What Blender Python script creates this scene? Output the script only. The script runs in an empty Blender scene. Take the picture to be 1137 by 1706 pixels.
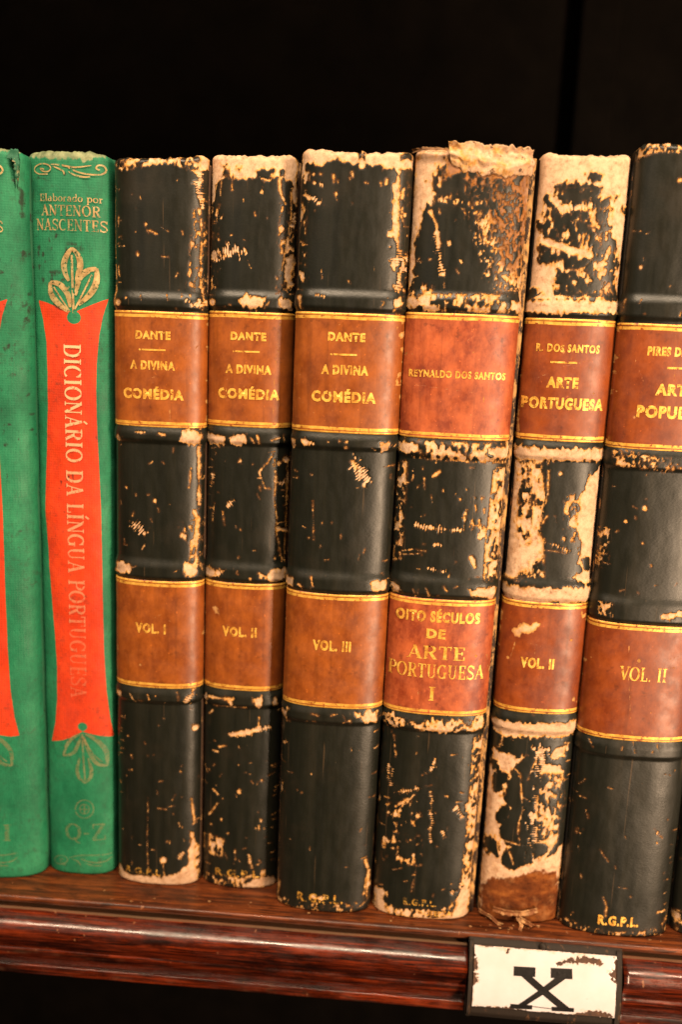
import bpy, bmesh, math, random
import numpy as np
from mathutils import Matrix, Vector

# ------------------------------------------------------------------ camera, world, lights
SC = bpy.context.scene
PW, PH, FOC = 1137.0, 1706.0, 1455.0          # photo size and focal length in photo pixels


def unit(v):
    v = np.array(v, float)
    return v / np.linalg.norm(v)


_zd = unit((-287, 7114, FOC))
_xl = unit((-24500, -1286, FOC))
AX, AZ = -_xl, -_zd
AX = unit(AX - AZ * AX.dot(AZ))
AY = np.cross(AZ, AX)
W2C = np.stack([AX, AY, AZ], axis=1)          # world -> camera (x right, y down, z forward)


def ray(px, py):
    return W2C.T @ np.array([(px - PW / 2) / FOC, (py - PH / 2) / FOC, 1.0])


def _cam_scale():
    d0 = ray(568, 1522)
    c = -d0                                   # camera for unit distance, the point (568,1522) at the origin
    dt = ray(596, 250)
    s = (0 - c[1]) / dt[1]
    return 0.235 / (c + s * dt)[2]


CAM = -ray(568, 1522) * _cam_scale()


def hit_z(px, py, z=0.0):
    d = ray(px, py)
    return CAM + d * (z - CAM[2]) / d[2]


def hit_y(px, py, y):
    d = ray(px, py)
    return CAM + d * (y - CAM[1]) / d[1]


cam_d = bpy.data.cameras.new('camera')
cam = bpy.data.objects.new('camera', cam_d)
SC.collection.objects.link(cam)
R = W2C.T @ np.diag([1, -1, -1])
M = Matrix.Identity(4)
for i in range(3):
    for j in range(3):
        M[i][j] = R[i][j]
    M[i][3] = CAM[i]
cam.matrix_world = M
cam_d.sensor_fit = 'VERTICAL'
cam_d.sensor_height = 36
cam_d.sensor_width = 24
cam_d.lens = 36 * FOC / PH
cam_d.clip_start = 0.005
cam_d.clip_end = 50
cam_d.dof.use_dof = True
cam_d.dof.focus_distance = float((W2C @ (hit_y(640, 720, 0.0) - CAM))[2])
cam_d.dof.aperture_fstop = 7.0
SC.camera = cam

world = bpy.data.worlds.new('World')
SC.world = world
world.use_nodes = True
bg = world.node_tree.nodes['Background']
bg.inputs[0].default_value = (1.0, 0.72, 0.5, 1)
bg.inputs[1].default_value = 0.006


def area(name, loc, target, size, energy, col, sy=None):
    l = bpy.data.lights.new(name, 'AREA')
    l.shape = 'RECTANGLE'
    l.size = size
    l.size_y = sy or size
    l.energy = energy
    l.color = col
    o = bpy.data.objects.new(name, l)
    SC.collection.objects.link(o)
    o.location = loc
    o.rotation_euler = (Vector(target) - Vector(loc)).to_track_quat('-Z', 'Y').to_euler()
    return o


area('overhead_lamp', (-0.02, -0.36, 0.74), (-0.02, 0.0, 0.05), 0.85, 15.0, (1.0, 0.76, 0.52), 0.055)
area('side_lamp', (0.45, -0.49, 0.05), (0.02, 0.0, 0.12), 0.11, 9.5, (1.0, 0.70, 0.45), 0.58)
area('fill_lamp', (-0.35, -0.60, 0.30), (0.0, 0.0, 0.10), 0.30, 0.25, (1.0, 0.80, 0.60))

SC.view_settings.view_transform = 'Standard'
SC.view_settings.look = 'None'
SC.view_settings.exposure = 0.0
SC.view_settings.gamma = 1.0
SC.cycles.use_denoising = True
SC.cycles.max_bounces = 6
SC.cycles.caustics_reflective = False
SC.cycles.caustics_refractive = False

# ------------------------------------------------------------------ numeric helpers
rs = np.random.RandomState


def vnoise(x, y, seed):
    """smooth value noise, 0..1"""
    g = rs(seed).rand(97, 89)
    xi = np.floor(x).astype(int)
    yi = np.floor(y).astype(int)
    fx = x - xi
    fy = y - yi
    fx = fx * fx * (3 - 2 * fx)
    fy = fy * fy * (3 - 2 * fy)
    a = g[xi % 97, yi % 89]
    b = g[(xi + 1) % 97, yi % 89]
    c = g[xi % 97, (yi + 1) % 89]
    d = g[(xi + 1) % 97, (yi + 1) % 89]
    return (a * (1 - fx) + b * fx) * (1 - fy) + (c * (1 - fx) + d * fx) * fy


def fbm(x, y, seed, octv=3):
    s = 0
    a = 1.0
    t = 0
    for k in range(octv):
        s = s + a * vnoise(x * 2 ** k + 13.7 * k, y * 2 ** k + 7.3 * k, seed + k)
        t += a
        a *= 0.5
    return s / t


def sstep(a, b, x):
    t = np.clip((x - a) / (b - a), 0, 1)
    return t * t * (3 - 2 * t)


def seg_dist(X, Z, p, q):
    p = np.array(p)
    q = np.array(q)
    d = q - p
    L2 = max(d.dot(d), 1e-9)
    t = np.clip(((X - p[0]) * d[0] + (Z - p[1]) * d[1]) / L2, 0, 1)
    return np.hypot(X - p[0] - t * d[0], Z - p[1] - t * d[1]), t * math.sqrt(L2)


def poly_sd(X, Z, pts):
    """signed distance, positive inside"""
    dmin = np.full(X.shape, 1e9)
    inside = np.zeros(X.shape, bool)
    n = len(pts)
    for i in range(n):
        p, q = pts[i], pts[(i + 1) % n]
        d, _ = seg_dist(X, Z, p, q)
        dmin = np.minimum(dmin, d)
        c = (p[1] > Z) != (q[1] > Z)
        dz = (q[1] - p[1]) or 1e-9
        inside ^= c & (X < (q[0] - p[0]) * (Z - p[1]) / dz + p[0])
    return np.where(inside, dmin, -dmin)


def link(o, parent=None):
    SC.collection.objects.link(o)
    if parent is not None:
        o.parent = parent
    return o


def mesh_obj(name, verts, faces, mats, parent=None, mat_idx=None, attrs=None, smooth=True):
    me = bpy.data.meshes.new(name)
    verts = np.asarray(verts, float)
    if parent is not None:
        verts = verts - np.array(parent.location)
    me.from_pydata(verts.tolist(), [], faces if isinstance(faces, list) else faces.tolist())
    for m in mats:
        me.materials.append(m)
    if mat_idx is not None:
        me.polygons.foreach_set('material_index', np.asarray(mat_idx, dtype=np.int32))
    me.polygons.foreach_set('use_smooth', np.full(len(me.polygons), smooth))
    for k, v in (attrs or {}).items():
        a = me.attributes.new(k, 'FLOAT', 'POINT')
        a.data.foreach_set('value', np.asarray(v, dtype=np.float32).ravel())
    me.update()
    return link(bpy.data.objects.new(name, me), parent)


def empty(name, loc, label, cat, group=None):
    o = bpy.data.objects.new(name, None)
    o.location = [float(v) for v in loc]
    o['label'] = label
    o['category'] = cat
    if group:
        o['group'] = group
    return link(o)


def box_obj(name, lo, hi, mat, parent=None, bevel=0.0):
    bm = bmesh.new()
    bmesh.ops.create_cube(bm, size=1.0)
    lo = np.array(lo, float)
    hi = np.array(hi, float)
    for v in bm.verts:
        for i in range(3):
            v.co[i] = (lo[i] + hi[i]) / 2 + v.co[i] * (hi[i] - lo[i])
    if bevel:
        bmesh.ops.bevel(bm, geom=bm.edges[:], offset=bevel, segments=3, profile=0.5, affect='EDGES')
    if parent is not None:
        for v in bm.verts:
            v.co -= parent.location
    me = bpy.data.meshes.new(name)
    bm.to_mesh(me)
    bm.free()
    me.materials.append(mat)
    return link(bpy.data.objects.new(name, me), parent)


# ------------------------------------------------------------------ materials
class NT:
    def __init__(self, name):
        self.m = bpy.data.materials.new(name)
        self.m.use_nodes = True
        self.t = self.m.node_tree
        self.b = self.t.nodes['Principled BSDF']

    def put(self, sock, v):
        if isinstance(v, bpy.types.NodeSocket):
            self.t.links.new(v, sock)
        elif v is not None:
            if hasattr(sock.default_value, '__len__'):
                v = tuple(v)
                sock.default_value = v if len(v) == len(sock.default_value) else v + (1,)
            else:
                sock.default_value = v

    def n(self, typ, ins=(), out=0, **props):
        nd = self.t.nodes.new(typ)
        for k, v in props.items():
            setattr(nd, k, v)
        for k, v in (ins.items() if isinstance(ins, dict) else enumerate(ins)):
            self.put(nd.inputs[k], v)
        return nd.outputs[out]

    def attr(self, name):
        return self.n('ShaderNodeAttribute', attribute_name=name, out=2)

    def co(self, scale=(1, 1, 1)):
        o = self.n('ShaderNodeTexCoord', out=3)
        return self.n('ShaderNodeMapping', {0: o, 3: scale})

    def noise(self, co, scale, detail=3, rough=0.55):
        return self.n('ShaderNodeTexNoise', {'Vector': co, 'Scale': scale, 'Detail': detail, 'Roughness': rough})

    def math(self, op, a, b=None, c=None):
        return self.n('ShaderNodeMath', [a, b, c][:3 if c is not None else 2 if b is not None else 1], operation=op)

    def rng(self, v, a, b, c=0.0, d=1.0, smooth=True):
        return self.n('ShaderNodeMapRange', {0: v, 1: a, 2: b, 3: c, 4: d},
                      interpolation_type='SMOOTHSTEP' if smooth else 'LINEAR')

    def mix(self, f, a, b, mode='MIX'):
        nd = self.t.nodes.new('ShaderNodeMix')
        nd.data_type = 'RGBA'
        nd.blend_type = mode
        self.put(nd.inputs[0], f)
        self.put(nd.inputs[6], a)
        self.put(nd.inputs[7], b)
        return nd.outputs[2]

    def fmix(self, f, a, b):
        nd = self.t.nodes.new('ShaderNodeMix')
        self.put(nd.inputs[0], f)
        self.put(nd.inputs[2], a)
        self.put(nd.inputs[3], b)
        return nd.outputs[0]

    def ramp(self, f, stops):
        nd = self.t.nodes.new('ShaderNodeValToRGB')
        el = nd.color_ramp.elements
        while len(el) < len(stops):
            el.new(0.5)
        for e, (p, c) in zip(el, stops):
            e.position = p
            e.color = tuple(c) + (1,)
        self.put(nd.inputs[0], f)
        return nd.outputs[0]

    def bump(self, h, dist, strength=1.0, normal=None):
        return self.n('ShaderNodeBump', {'Height': h, 'Distance': dist, 'Strength': strength, 'Normal': normal})

    def done(self, color, rough, normal=None, metal=0.0, spec=0.5, **kw):
        self.put(self.b.inputs['Base Color'], color)
        self.put(self.b.inputs['Roughness'], rough)
        self.put(self.b.inputs['Metallic'], metal)
        self.put(self.b.inputs['Specular IOR Level'], spec)
        if normal is not None:
            self.put(self.b.inputs['Normal'], normal)
        for k, v in kw.items():
            self.put(self.b.inputs[k], v)
        return self.m


def exposed_colour(n, depth, fine, tint=None):
    """suede under the peeled surface: ochre where only scuffed, cream where torn deep"""
    c = n.ramp(depth, [(0.0, (0.36, 0.155, 0.030)), (0.28, (0.50, 0.25, 0.065)), (0.6, (0.53, 0.32, 0.155)), (1.0, (0.54, 0.36, 0.235))])
    if tint is not None:
        br = n.ramp(n.noise(n.co((0.5, 1, 1)), 190, 5, 0.6), [(0.33, (0.040, 0.011, 0.004)), (0.52, (0.125, 0.034, 0.008)), (0.72, (0.26, 0.085, 0.018))])
        c = n.mix(tint, c, br)
    c = n.mix(1.0, c, n.ramp(fine, [(0.28, (0.36, 0.28, 0.22)), (0.42, (0.80, 0.76, 0.72)), (0.55, (1, 1, 1)), (0.8, (1.1, 1.1, 1.1))]), 'MULTIPLY')
    big = n.noise(n.co((1, 1, 0.7)), 170, 5, 0.72)
    return n.mix(n.rng(big, 0.50, 0.72, 0, 0.55), c, (0.27, 0.12, 0.045))


def mat_leather():
    n = NT('worn_black_leather')
    co = n.co()
    f = n.attr('wear')
    jag = n.noise(co, 950, 6, 0.75)
    jag2 = n.noise(n.co((1.0, 1.0, 0.45)), 1500, 2, 0.6)
    fn = n.math('ADD', f, n.math('MULTIPLY', n.math('SUBTRACT', jag, 0.5), 1.25))
    fn = n.math('ADD', fn, n.math('MULTIPLY', n.math('SUBTRACT', jag2, 0.5), 0.6))
    # rare tiny scuffs everywhere
    sp = n.noise(n.co((1, 1, 0.5)), 430, 4, 0.75)
    sp = n.rng(sp, 0.735, 0.76)
    big = n.rng(n.noise(co, 45, 2), 0.45, 0.7)
    sp = n.math('MULTIPLY', sp, big)
    mask = n.math('MAXIMUM', n.rng(fn, -0.10, 0.16), sp)
    depth = n.math('ADD', n.rng(fn, 0.0, 0.75, smooth=False), n.math('MULTIPLY', n.math('SUBTRACT', n.noise(co, 240, 4, 0.7), 0.42), 1.5))
    fine = n.noise(co, 520, 6, 0.75)
    ex = exposed_colour(n, depth, fine, n.attr('tint'))
    streak = n.noise(n.co((1, 1, 0.06)), 260, 4, 0.6)
    base = n.ramp(streak, [(0.3, (0.0048, 0.0056, 0.0038)), (0.55, (0.0085, 0.0090, 0.0060)), (0.8, (0.016, 0.0145, 0.0095))])
    rub = n.rng(n.noise(co, 70, 4, 0.6), 0.5, 0.75)
    base = n.mix(n.math('MULTIPLY', rub, 0.35), base, (0.022, 0.017, 0.011))
    hair = n.noise(n.co((1, 1, 0.02)), 1300, 2, 0.5)
    base = n.mix(n.math('MULTIPLY', n.rng(hair, 0.70, 0.74), 0.35), base, (0.10, 0.06, 0.03))
    halo = n.math('MULTIPLY', n.rng(fn, -0.5, 0.0), n.rng(n.noise(co, 300, 4, 0.7), 0.40, 0.62))
    base = n.mix(n.math('MULTIPLY', halo, 0.8), base, n.ramp(fine, [(0.3, (0.030, 0.014, 0.006)), (0.6, (0.11, 0.042, 0.012))]))
    col = n.mix(mask, base, ex)
    rough = n.fmix(mask, n.rng(n.noise(n.co((1, 1, 0.3)), 500, 4), 0.3, 0.7, 0.34, 0.43), 0.92)
    grain = n.n('ShaderNodeTexVoronoi', {'Vector': n.co((1, 1, 1.5)), 'Scale': 1150})
    h = n.math('MULTIPLY', grain, 0.06)
    h = n.math('ADD', h, n.math('MULTIPLY', n.noise(co, 330, 3), 0.10))
    fib = n.noise(n.co((1, 1, 0.5)), 1500, 4, 0.8)
    hx = n.math('SUBTRACT', n.math('MULTIPLY', fib, 0.7), 0.9)
    h = n.fmix(mask, h, hx)
    return n.done(col, rough, n.bump(h, 0.00030, 0.75), spec=n.fmix(mask, 0.38, 0.1))


def gold_inputs(n, co):
    wearn = n.noise(co, 800, 4, 0.7)
    return n.rng(wearn, 0.36, 0.46), n.ramp(n.noise(co, 500, 3), [(0.3, (0.50, 0.24, 0.035)), (0.6, (0.78, 0.43, 0.075)), (0.8, (0.85, 0.53, 0.14))])


def mat_label(name, lo, hi, spots, rough0):
    n = NT(name)
    co = n.co()
    mott = n.noise(n.co((1, 1, 0.7)), 150, 6, 0.72)
    col = n.ramp(mott, [(0.38, lo), (0.50, tuple((a + b) / 2 for a, b in zip(lo, hi))), (0.64, hi)])
    cl = n.rng(n.noise(n.co((0.6, 1, 1.1)), 85, 4, 0.6), 0.40, 0.66, 0.0, 0.18)
    col = n.mix(cl, col, tuple(x * 0.55 for x in lo))
    vert = n.noise(n.co((1, 1, 0.05)), 520, 3, 0.6)
    col = n.mix(n.rng(vert, 0.5, 0.8, 0.0, 0.45), col, tuple(x * 0.45 for x in lo))
    sp = n.rng(n.noise(co, 260, 4, 0.7), 0.60, 0.72, 0.0, spots)
    col = n.mix(sp, col, tuple(x * 0.25 for x in lo))
    sp2 = n.rng(n.noise(co, 900, 3, 0.7), 0.66, 0.72, 0.0, 0.5)
    col = n.mix(sp2, col, tuple(min(1, x * 1.9) for x in hi))
    f = n.attr('wear')
    fn = n.math('ADD', f, n.math('MULTIPLY', n.math('SUBTRACT', n.noise(co, 900, 4, 0.7), 0.5), 0.75))
    mask = n.rng(fn, -0.05, 0.08)
    ex = exposed_colour(n, n.rng(fn, 0.0, 1.2, 0, 0.8), n.noise(co, 600, 5, 0.7))
    col = n.mix(mask, col, ex)
    gw, gc = gold_inputs(n, co)
    g = n.math('MULTIPLY', n.rng(n.attr('gold'), -0.05, 0.05), gw)
    col = n.mix(g, col, gc)
    h = n.math('ADD', n.math('MULTIPLY', n.noise(co, 420, 3), 0.35), n.math('MULTIPLY', mask, -0.8))
    rough = n.fmix(mask, n.rng(n.noise(co, 240, 4), 0.3, 0.7, rough0, rough0 + 0.14), 0.85)
    return n.done(col, rough, n.bump(h, 0.0002, 0.5), metal=n.math('MULTIPLY', g, 0.35), spec=0.45)


def mat_gold(name, bg, fade=0.0, lo=0.375):
    """stamped gilt lettering, rubbed away in places down to the leather"""
    n = NT(name)
    co = n.co()
    w = n.noise(co, 900, 4, 0.75)
    g = n.rng(w, lo, lo + 0.08)
    if fade:
        big = n.rng(n.noise(co, 90, 3), 0.35, 0.65, 1.0 - fade, 1.0)
        g = n.math('MULTIPLY', g, big)
    c = n.ramp(n.noise(co, 500, 3), [(0.3, (0.40, 0.17, 0.025)), (0.5, (0.74, 0.38, 0.06)), (0.7, (0.90, 0.55, 0.13))])
    tr = n.n('ShaderNodeBsdfTransparent')
    n.done(c, 0.42, metal=0.30)
    out = n.t.nodes['Material Output']
    ms = n.n('ShaderNodeMixShader', [g, tr, n.b.outputs[0]])
    n.t.links.new(ms, out.inputs[0])
    return n.m


def mat_cloth():
    n = NT('stained_green_cloth')
    co = n.co()
    red = n.math('ADD', n.attr('panel'), n.math('MULTIPLY', n.math('SUBTRACT', n.noise(co, 1500, 2), 0.5), 0.16))
    rm = n.rng(red, -0.05, 0.05)
    big = n.noise(n.co((1, 1, 0.6)), 75, 7, 0.72)
    g = n.ramp(big, [(0.3, (0.006, 0.085, 0.040)), (0.5, (0.011, 0.140, 0.066)), (0.7, (0.022, 0.195, 0.092))])
    r = n.ramp(big, [(0.3, (0.30, 0.020, 0.005)), (0.5, (0.47, 0.033, 0.006)), (0.7, (0.58, 0.052, 0.009))])
    c = n.mix(rm, g, r)
    th = n.noise(n.co((1, 1, 0.25)), 1800, 2, 0.6)
    c = n.mix(n.rng(th, 0.45, 0.75, 0.0, 0.35), c, n.mix(rm, (0.006, 0.07, 0.035), (0.30, 0.03, 0.012)))
    st = n.math('MULTIPLY', n.rng(n.noise(co, 480, 6, 0.8), 0.50, 0.66), n.rng(n.noise(co, 48, 4, 0.65), 0.40, 0.62))
    c = n.mix(n.math('MULTIPLY', st, 0.5), c, (0.02, 0.022, 0.012))
    f = n.attr('wear')
    fn = n.math('ADD', f, n.math('MULTIPLY', n.math('SUBTRACT', n.noise(co, 700, 5, 0.7), 0.5), 1.6))
    m = n.rng(fn, -0.2, 0.5)
    c = n.mix(n.math('MULTIPLY', m, 0.72), c, n.ramp(n.noise(co, 300, 4), [(0.3, (0.08, 0.075, 0.035)), (0.7, (0.34, 0.33, 0.18))]))
    dk = n.math('ADD', n.attr('tint'), n.math('MULTIPLY', n.math('SUBTRACT', n.noise(co, 800, 5, 0.8), 0.5), 1.8))
    c = n.mix(n.rng(dk, -0.3, 0.5, 0, 0.85), c, (0.012, 0.012, 0.008))
    wx = n.n('ShaderNodeTexWave', {'Vector': co, 'Scale': 420, 'Distortion': 1.5, 'Detail': 1, 'Detail Scale': 3}, bands_direction='Z', out=1)
    wz = n.n('ShaderNodeTexWave', {'Vector': co, 'Scale': 420, 'Distortion': 1.5, 'Detail': 1, 'Detail Scale': 3}, bands_direction='X', out=1)
    h = n.math('ADD', n.math('MULTIPLY', n.math('ADD', wx, wz), 0.10), n.math('MULTIPLY', n.noise(co, 700, 5, 0.7), 0.9))
    return n.done(c, n.rng(n.noise(co, 90, 4), 0.3, 0.7, 0.5, 0.75), n.bump(h, 0.00022, 0.7), spec=0.28)


def mat_board(name, dark, edge, lo=0.56):
    n = NT(name)
    co = n.co()
    w = n.noise(n.co((1, 1, 0.35)), 420, 5, 0.75)
    c = n.mix(n.rng(w, lo, lo + 0.08), dark, n.ramp(n.noise(co, 350, 4), [(0.3, tuple(x * 0.35 for x in edge)), (0.7, edge)]))
    return n.done(c, 0.7, n.bump(w, 0.0003, 0.5), spec=0.3)


def mat_pages():
    n = NT('page_edges')
    w = n.noise(n.co((1, 0.02, 0.02)), 2600, 3, 0.6)
    c = n.ramp(w, [(0.3, (0.20, 0.13, 0.07)), (0.7, (0.50, 0.38, 0.24))])
    return n.done(c, 0.9, n.bump(w, 0.0002, 0.6))


def mat_wood(name, dark, mid, light, rough, coat, worn=(0.5, 0.66)):
    n = NT(name)
    co = n.co((0.10, 1, 1))
    g1 = n.noise(n.co((0.05, 1, 1)), 520, 6, 0.7)
    g2 = n.noise(n.co((0.03, 1, 1)), 1700, 4, 0.7)
    f = n.math('ADD', n.math('MULTIPLY', g1, 0.6), n.math('MULTIPLY', g2, 0.4))
    c = n.ramp(f, [(0.40, dark), (0.50, mid), (0.60, light)])
    pores = n.rng(n.noise(n.co((0.07, 1, 1)), 1500, 2, 0.5), 0.58, 0.64)
    c = n.mix(n.math('MULTIPLY', pores, 0.75), c, tuple(x * 0.3 for x in dark))
    dirt = n.rng(n.noise(n.co((0.5, 1, 1)), 120, 5, 0.7), worn[0], worn[1])
    c = n.mix(n.math('MULTIPLY', dirt, 0.72), c, tuple(x * 0.55 for x in dark))
    scr = n.rng(n.noise(n.co((0.6, 0.6, 0.25)), 900, 2, 0.5), 0.735, 0.755)
    c = n.mix(n.math('MULTIPLY', scr, 0.5), c, (0.30, 0.13, 0.06))
    f2 = n.attr('dust')
    dn = n.math('ADD', f2, n.math('MULTIPLY', n.math('SUBTRACT', n.noise(n.co((0.4, 1, 1)), 300, 5, 0.7), 0.5), 1.3))
    c = n.mix(n.rng(dn, 0.2, 1.0, 0, 0.55), c, (0.17, 0.105, 0.06))
    h = n.math('ADD', n.math('MULTIPLY', f, 0.5), n.math('MULTIPLY', n.noise(n.co((0.35, 1, 1)), 160, 4, 0.6), 1.3))
    r = n.rng(n.noise(n.co((0.3, 1, 1)), 300, 4, 0.7), 0.35, 0.7, rough, rough + 0.22)
    return n.done(c, r, n.bump(h, 0.00030, 0.45), spec=0.2, **{'Coat Weight': coat, 'Coat Roughness': n.rng(n.noise(n.co((0.35, 1, 1)), 210, 5, 0.75), 0.36, 0.66, 0.07, 0.42)})


def mat_enamel():
    n = NT('chipped_enamel')
    co = n.co()
    f = n.attr('wear')
    fn = n.math('ADD', f, n.math('MULTIPLY', n.math('SUBTRACT', n.noise(co, 500, 5, 0.7), 0.5), 1.0))
    m = n.rng(fn, -0.06, 0.06)
    c = n.ramp(n.noise(co, 55, 5, 0.6), [(0.3, (0.46, 0.43, 0.43)), (0.7, (0.54, 0.52, 0.55))])
    stain = n.math('ADD', f, n.math('MULTIPLY', n.math('SUBTRACT', n.noise(co, 350, 4, 0.7), 0.5), 3.0))
    c = n.mix(n.rng(stain, -0.7, 0.3, 0, 0.5), c, (0.45, 0.26, 0.12))
    sp = n.rng(n.noise(co, 420, 4, 0.75), 0.70, 0.74)
    c = n.mix(n.math('MULTIPLY', sp, 0.8), c, (0.16, 0.07, 0.03))
    rust = n.ramp(n.noise(co, 500, 5, 0.75), [(0.3, (0.018, 0.010, 0.007)), (0.6, (0.075, 0.032, 0.016)), (0.8, (0.22, 0.09, 0.03))])
    c = n.mix(m, c, rust)
    h = n.math('ADD', n.math('MULTIPLY', m, -1.0), n.math('MULTIPLY', n.noise(co, 160, 3), 0.25))
    return n.done(c, n.fmix(m, 0.22, 0.85), n.bump(h, 0.0004, 0.8), spec=0.5)


def mat_flat(name, c, rough, spec=0.5, noise_scale=300, metal=0.0):
    n = NT(name)
    co = n.co()
    w = n.noise(co, noise_scale, 5, 0.7)
    col = n.ramp(w, [(0.3, tuple(x * 0.5 for x in c)), (0.5, c), (0.75, tuple(min(1, x * 1.6) for x in c))])
    return n.done(col, rough, n.bump(w, 0.0004, 0.6), spec=spec, metal=metal)


LEATHER = mat_leather()
LABEL_BROWN = mat_label('brown_label_leather', (0.150, 0.034, 0.0052), (0.28, 0.074, 0.0115), 0.4, 0.35)
LABEL_RED = mat_label('red_brown_label_leather', (0.17, 0.026, 0.007), (0.40, 0.092, 0.027), 0.5, 0.42)
LABEL_DARK = mat_label('dark_brown_label_leather', (0.125, 0.022, 0.0042), (0.23, 0.049, 0.0085), 0.4, 0.36)
GOLD = mat_gold('gilt_lettering', None)
GOLD_FADED = mat_gold('faded_gilt', None, 0.55, 0.43)
CLOTH = mat_cloth()
BOARD_DARK = mat_board('cover_board_leather', (0.012, 0.010, 0.008), (0.30, 0.14, 0.05))
BOARD_WORN = mat_board('worn_joint_leather', (0.035, 0.016, 0.007), (0.42, 0.22, 0.08))
BOARD_SPLIT = mat_board('split_joint_leather', (0.022, 0.011, 0.006), (0.50, 0.27, 0.09), 0.47)
BOARD_GREEN = mat_board('cover_board_cloth', (0.008, 0.075, 0.035), (0.012, 0.03, 0.018))
PAGES = mat_pages()
WOOD = mat_wood('varnished_mahogany', (0.008, 0.0016, 0.0007), (0.050, 0.0060, 0.0014), (0.15, 0.019, 0.0032), 0.30, 0.85)
WOOD_TOP = mat_wood('rubbed_mahogany', (0.024, 0.006, 0.0022), (0.085, 0.020, 0.005), (0.18, 0.045, 0.010), 0.38, 0.25, (0.48, 0.70))
WOOD_UNLIT = mat_flat('unlit_hollow_wood', (0.0035, 0.0026, 0.002), 0.8, 0.05, 40)  # near-black: shade of the deep unlit hollow is put into the base colour
FRAME = mat_board('tarnished_iron', (0.012, 0.007, 0.004), (0.10, 0.045, 0.018), 0.57)
ENAMEL = mat_enamel()
INK = mat_flat('black_enamel_letter', (0.006, 0.005, 0.005), 0.5, 0.2, 200)


def mat_suede():
    n = NT('torn_suede')
    co = n.co()
    d = n.rng(n.noise(co, 240, 5, 0.7), 0.3, 0.62, 0.1, 1.1)
    c = exposed_colour(n, d, n.noise(co, 520, 6, 0.75))
    fl = n.rng(n.math('ADD', n.math('MULTIPLY', n.noise(co, 560, 5, 0.75), 0.6), n.math('MULTIPLY', n.noise(co, 130, 3), 0.4)), 0.53, 0.57)
    c = n.mix(n.math('MULTIPLY', fl, 0.85), c, n.ramp(n.noise(co, 300, 3), [(0.4, (0.014, 0.011, 0.008)), (0.6, (0.10, 0.04, 0.015))]))
    return n.done(c, 0.92, n.bump(n.noise(co, 900, 5, 0.8), 0.0004, 0.8), spec=0.1)


SUEDE = mat_suede()
FRAYED = mat_board('frayed_leather', (0.16, 0.055, 0.016), (0.42, 0.22, 0.09), 0.48)
FLAP_CLOTH = mat_board('torn_green_cloth', (0.012, 0.085, 0.045), (0.35, 0.30, 0.15))

# ------------------------------------------------------------------ lettering
_tcache = {}


def sans_mesh(txt, bold):
    """bold grotesque capitals: unit cap height, baseline at 0"""
    k = (txt, bold)
    if k in _tcache:
        return _tcache[k]
    cu = bpy.data.curves.new('lettering', 'FONT')
    cu.body = txt
    cu.size = 1.0
    cu.offset = bold
    cu.space_character = 1.18
    cu.resolution_u = 3
    ob = bpy.data.objects.new('lettering', cu)
    SC.collection.objects.link(ob)
    dg = bpy.context.evaluated_depsgraph_get()
    me = bpy.data.meshes.new_from_object(ob.evaluated_get(dg))
    bpy.data.objects.remove(ob)
    bm = bmesh.new()
    bm.from_mesh(me)
    bpy.data.meshes.remove(me)
    bmesh.ops.remove_doubles(bm, verts=bm.verts, dist=1e-5)
    bmesh.ops.triangulate(bm, faces=bm.faces)
    for _ in range(3):
        es = [e for e in bm.edges if e.calc_length() > 0.28]
        if not es:
            break
        bmesh.ops.subdivide_edges(bm, edges=es, cuts=1)
        bmesh.ops.triangulate(bm, faces=bm.faces)
    v = np.array([(p.co.x, p.co.y) for p in bm.verts]) / 0.727
    bm.verts.index_update()
    f = [[q.index for q in fa.verts] for fa in bm.faces]
    bm.free()
    _tcache[k] = (v, f)
    return _tcache[k]


def _arc(cx, cy, rx, ry, a0, a1, n=14):
    return [(cx + rx * math.cos(math.radians(a0 + (a1 - a0) * i / n)), cy + ry * math.sin(math.radians(a0 + (a1 - a0) * i / n))) for i in range(n + 1)]


TK, TN, SF = 0.165, 0.065, 0.06


def _serif(x, y, w=0.30):
    return ([(x - w / 2, y), (x + w / 2, y)], SF, SF)


def _stem(x, w=TK, y0=0.0, y1=1.0):
    return [([(x, y0), (x, y1)], w, w), _serif(x, y0 + (SF / 2 if y0 == 0 else 0)), _serif(x, y1 - SF / 2)]


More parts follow.
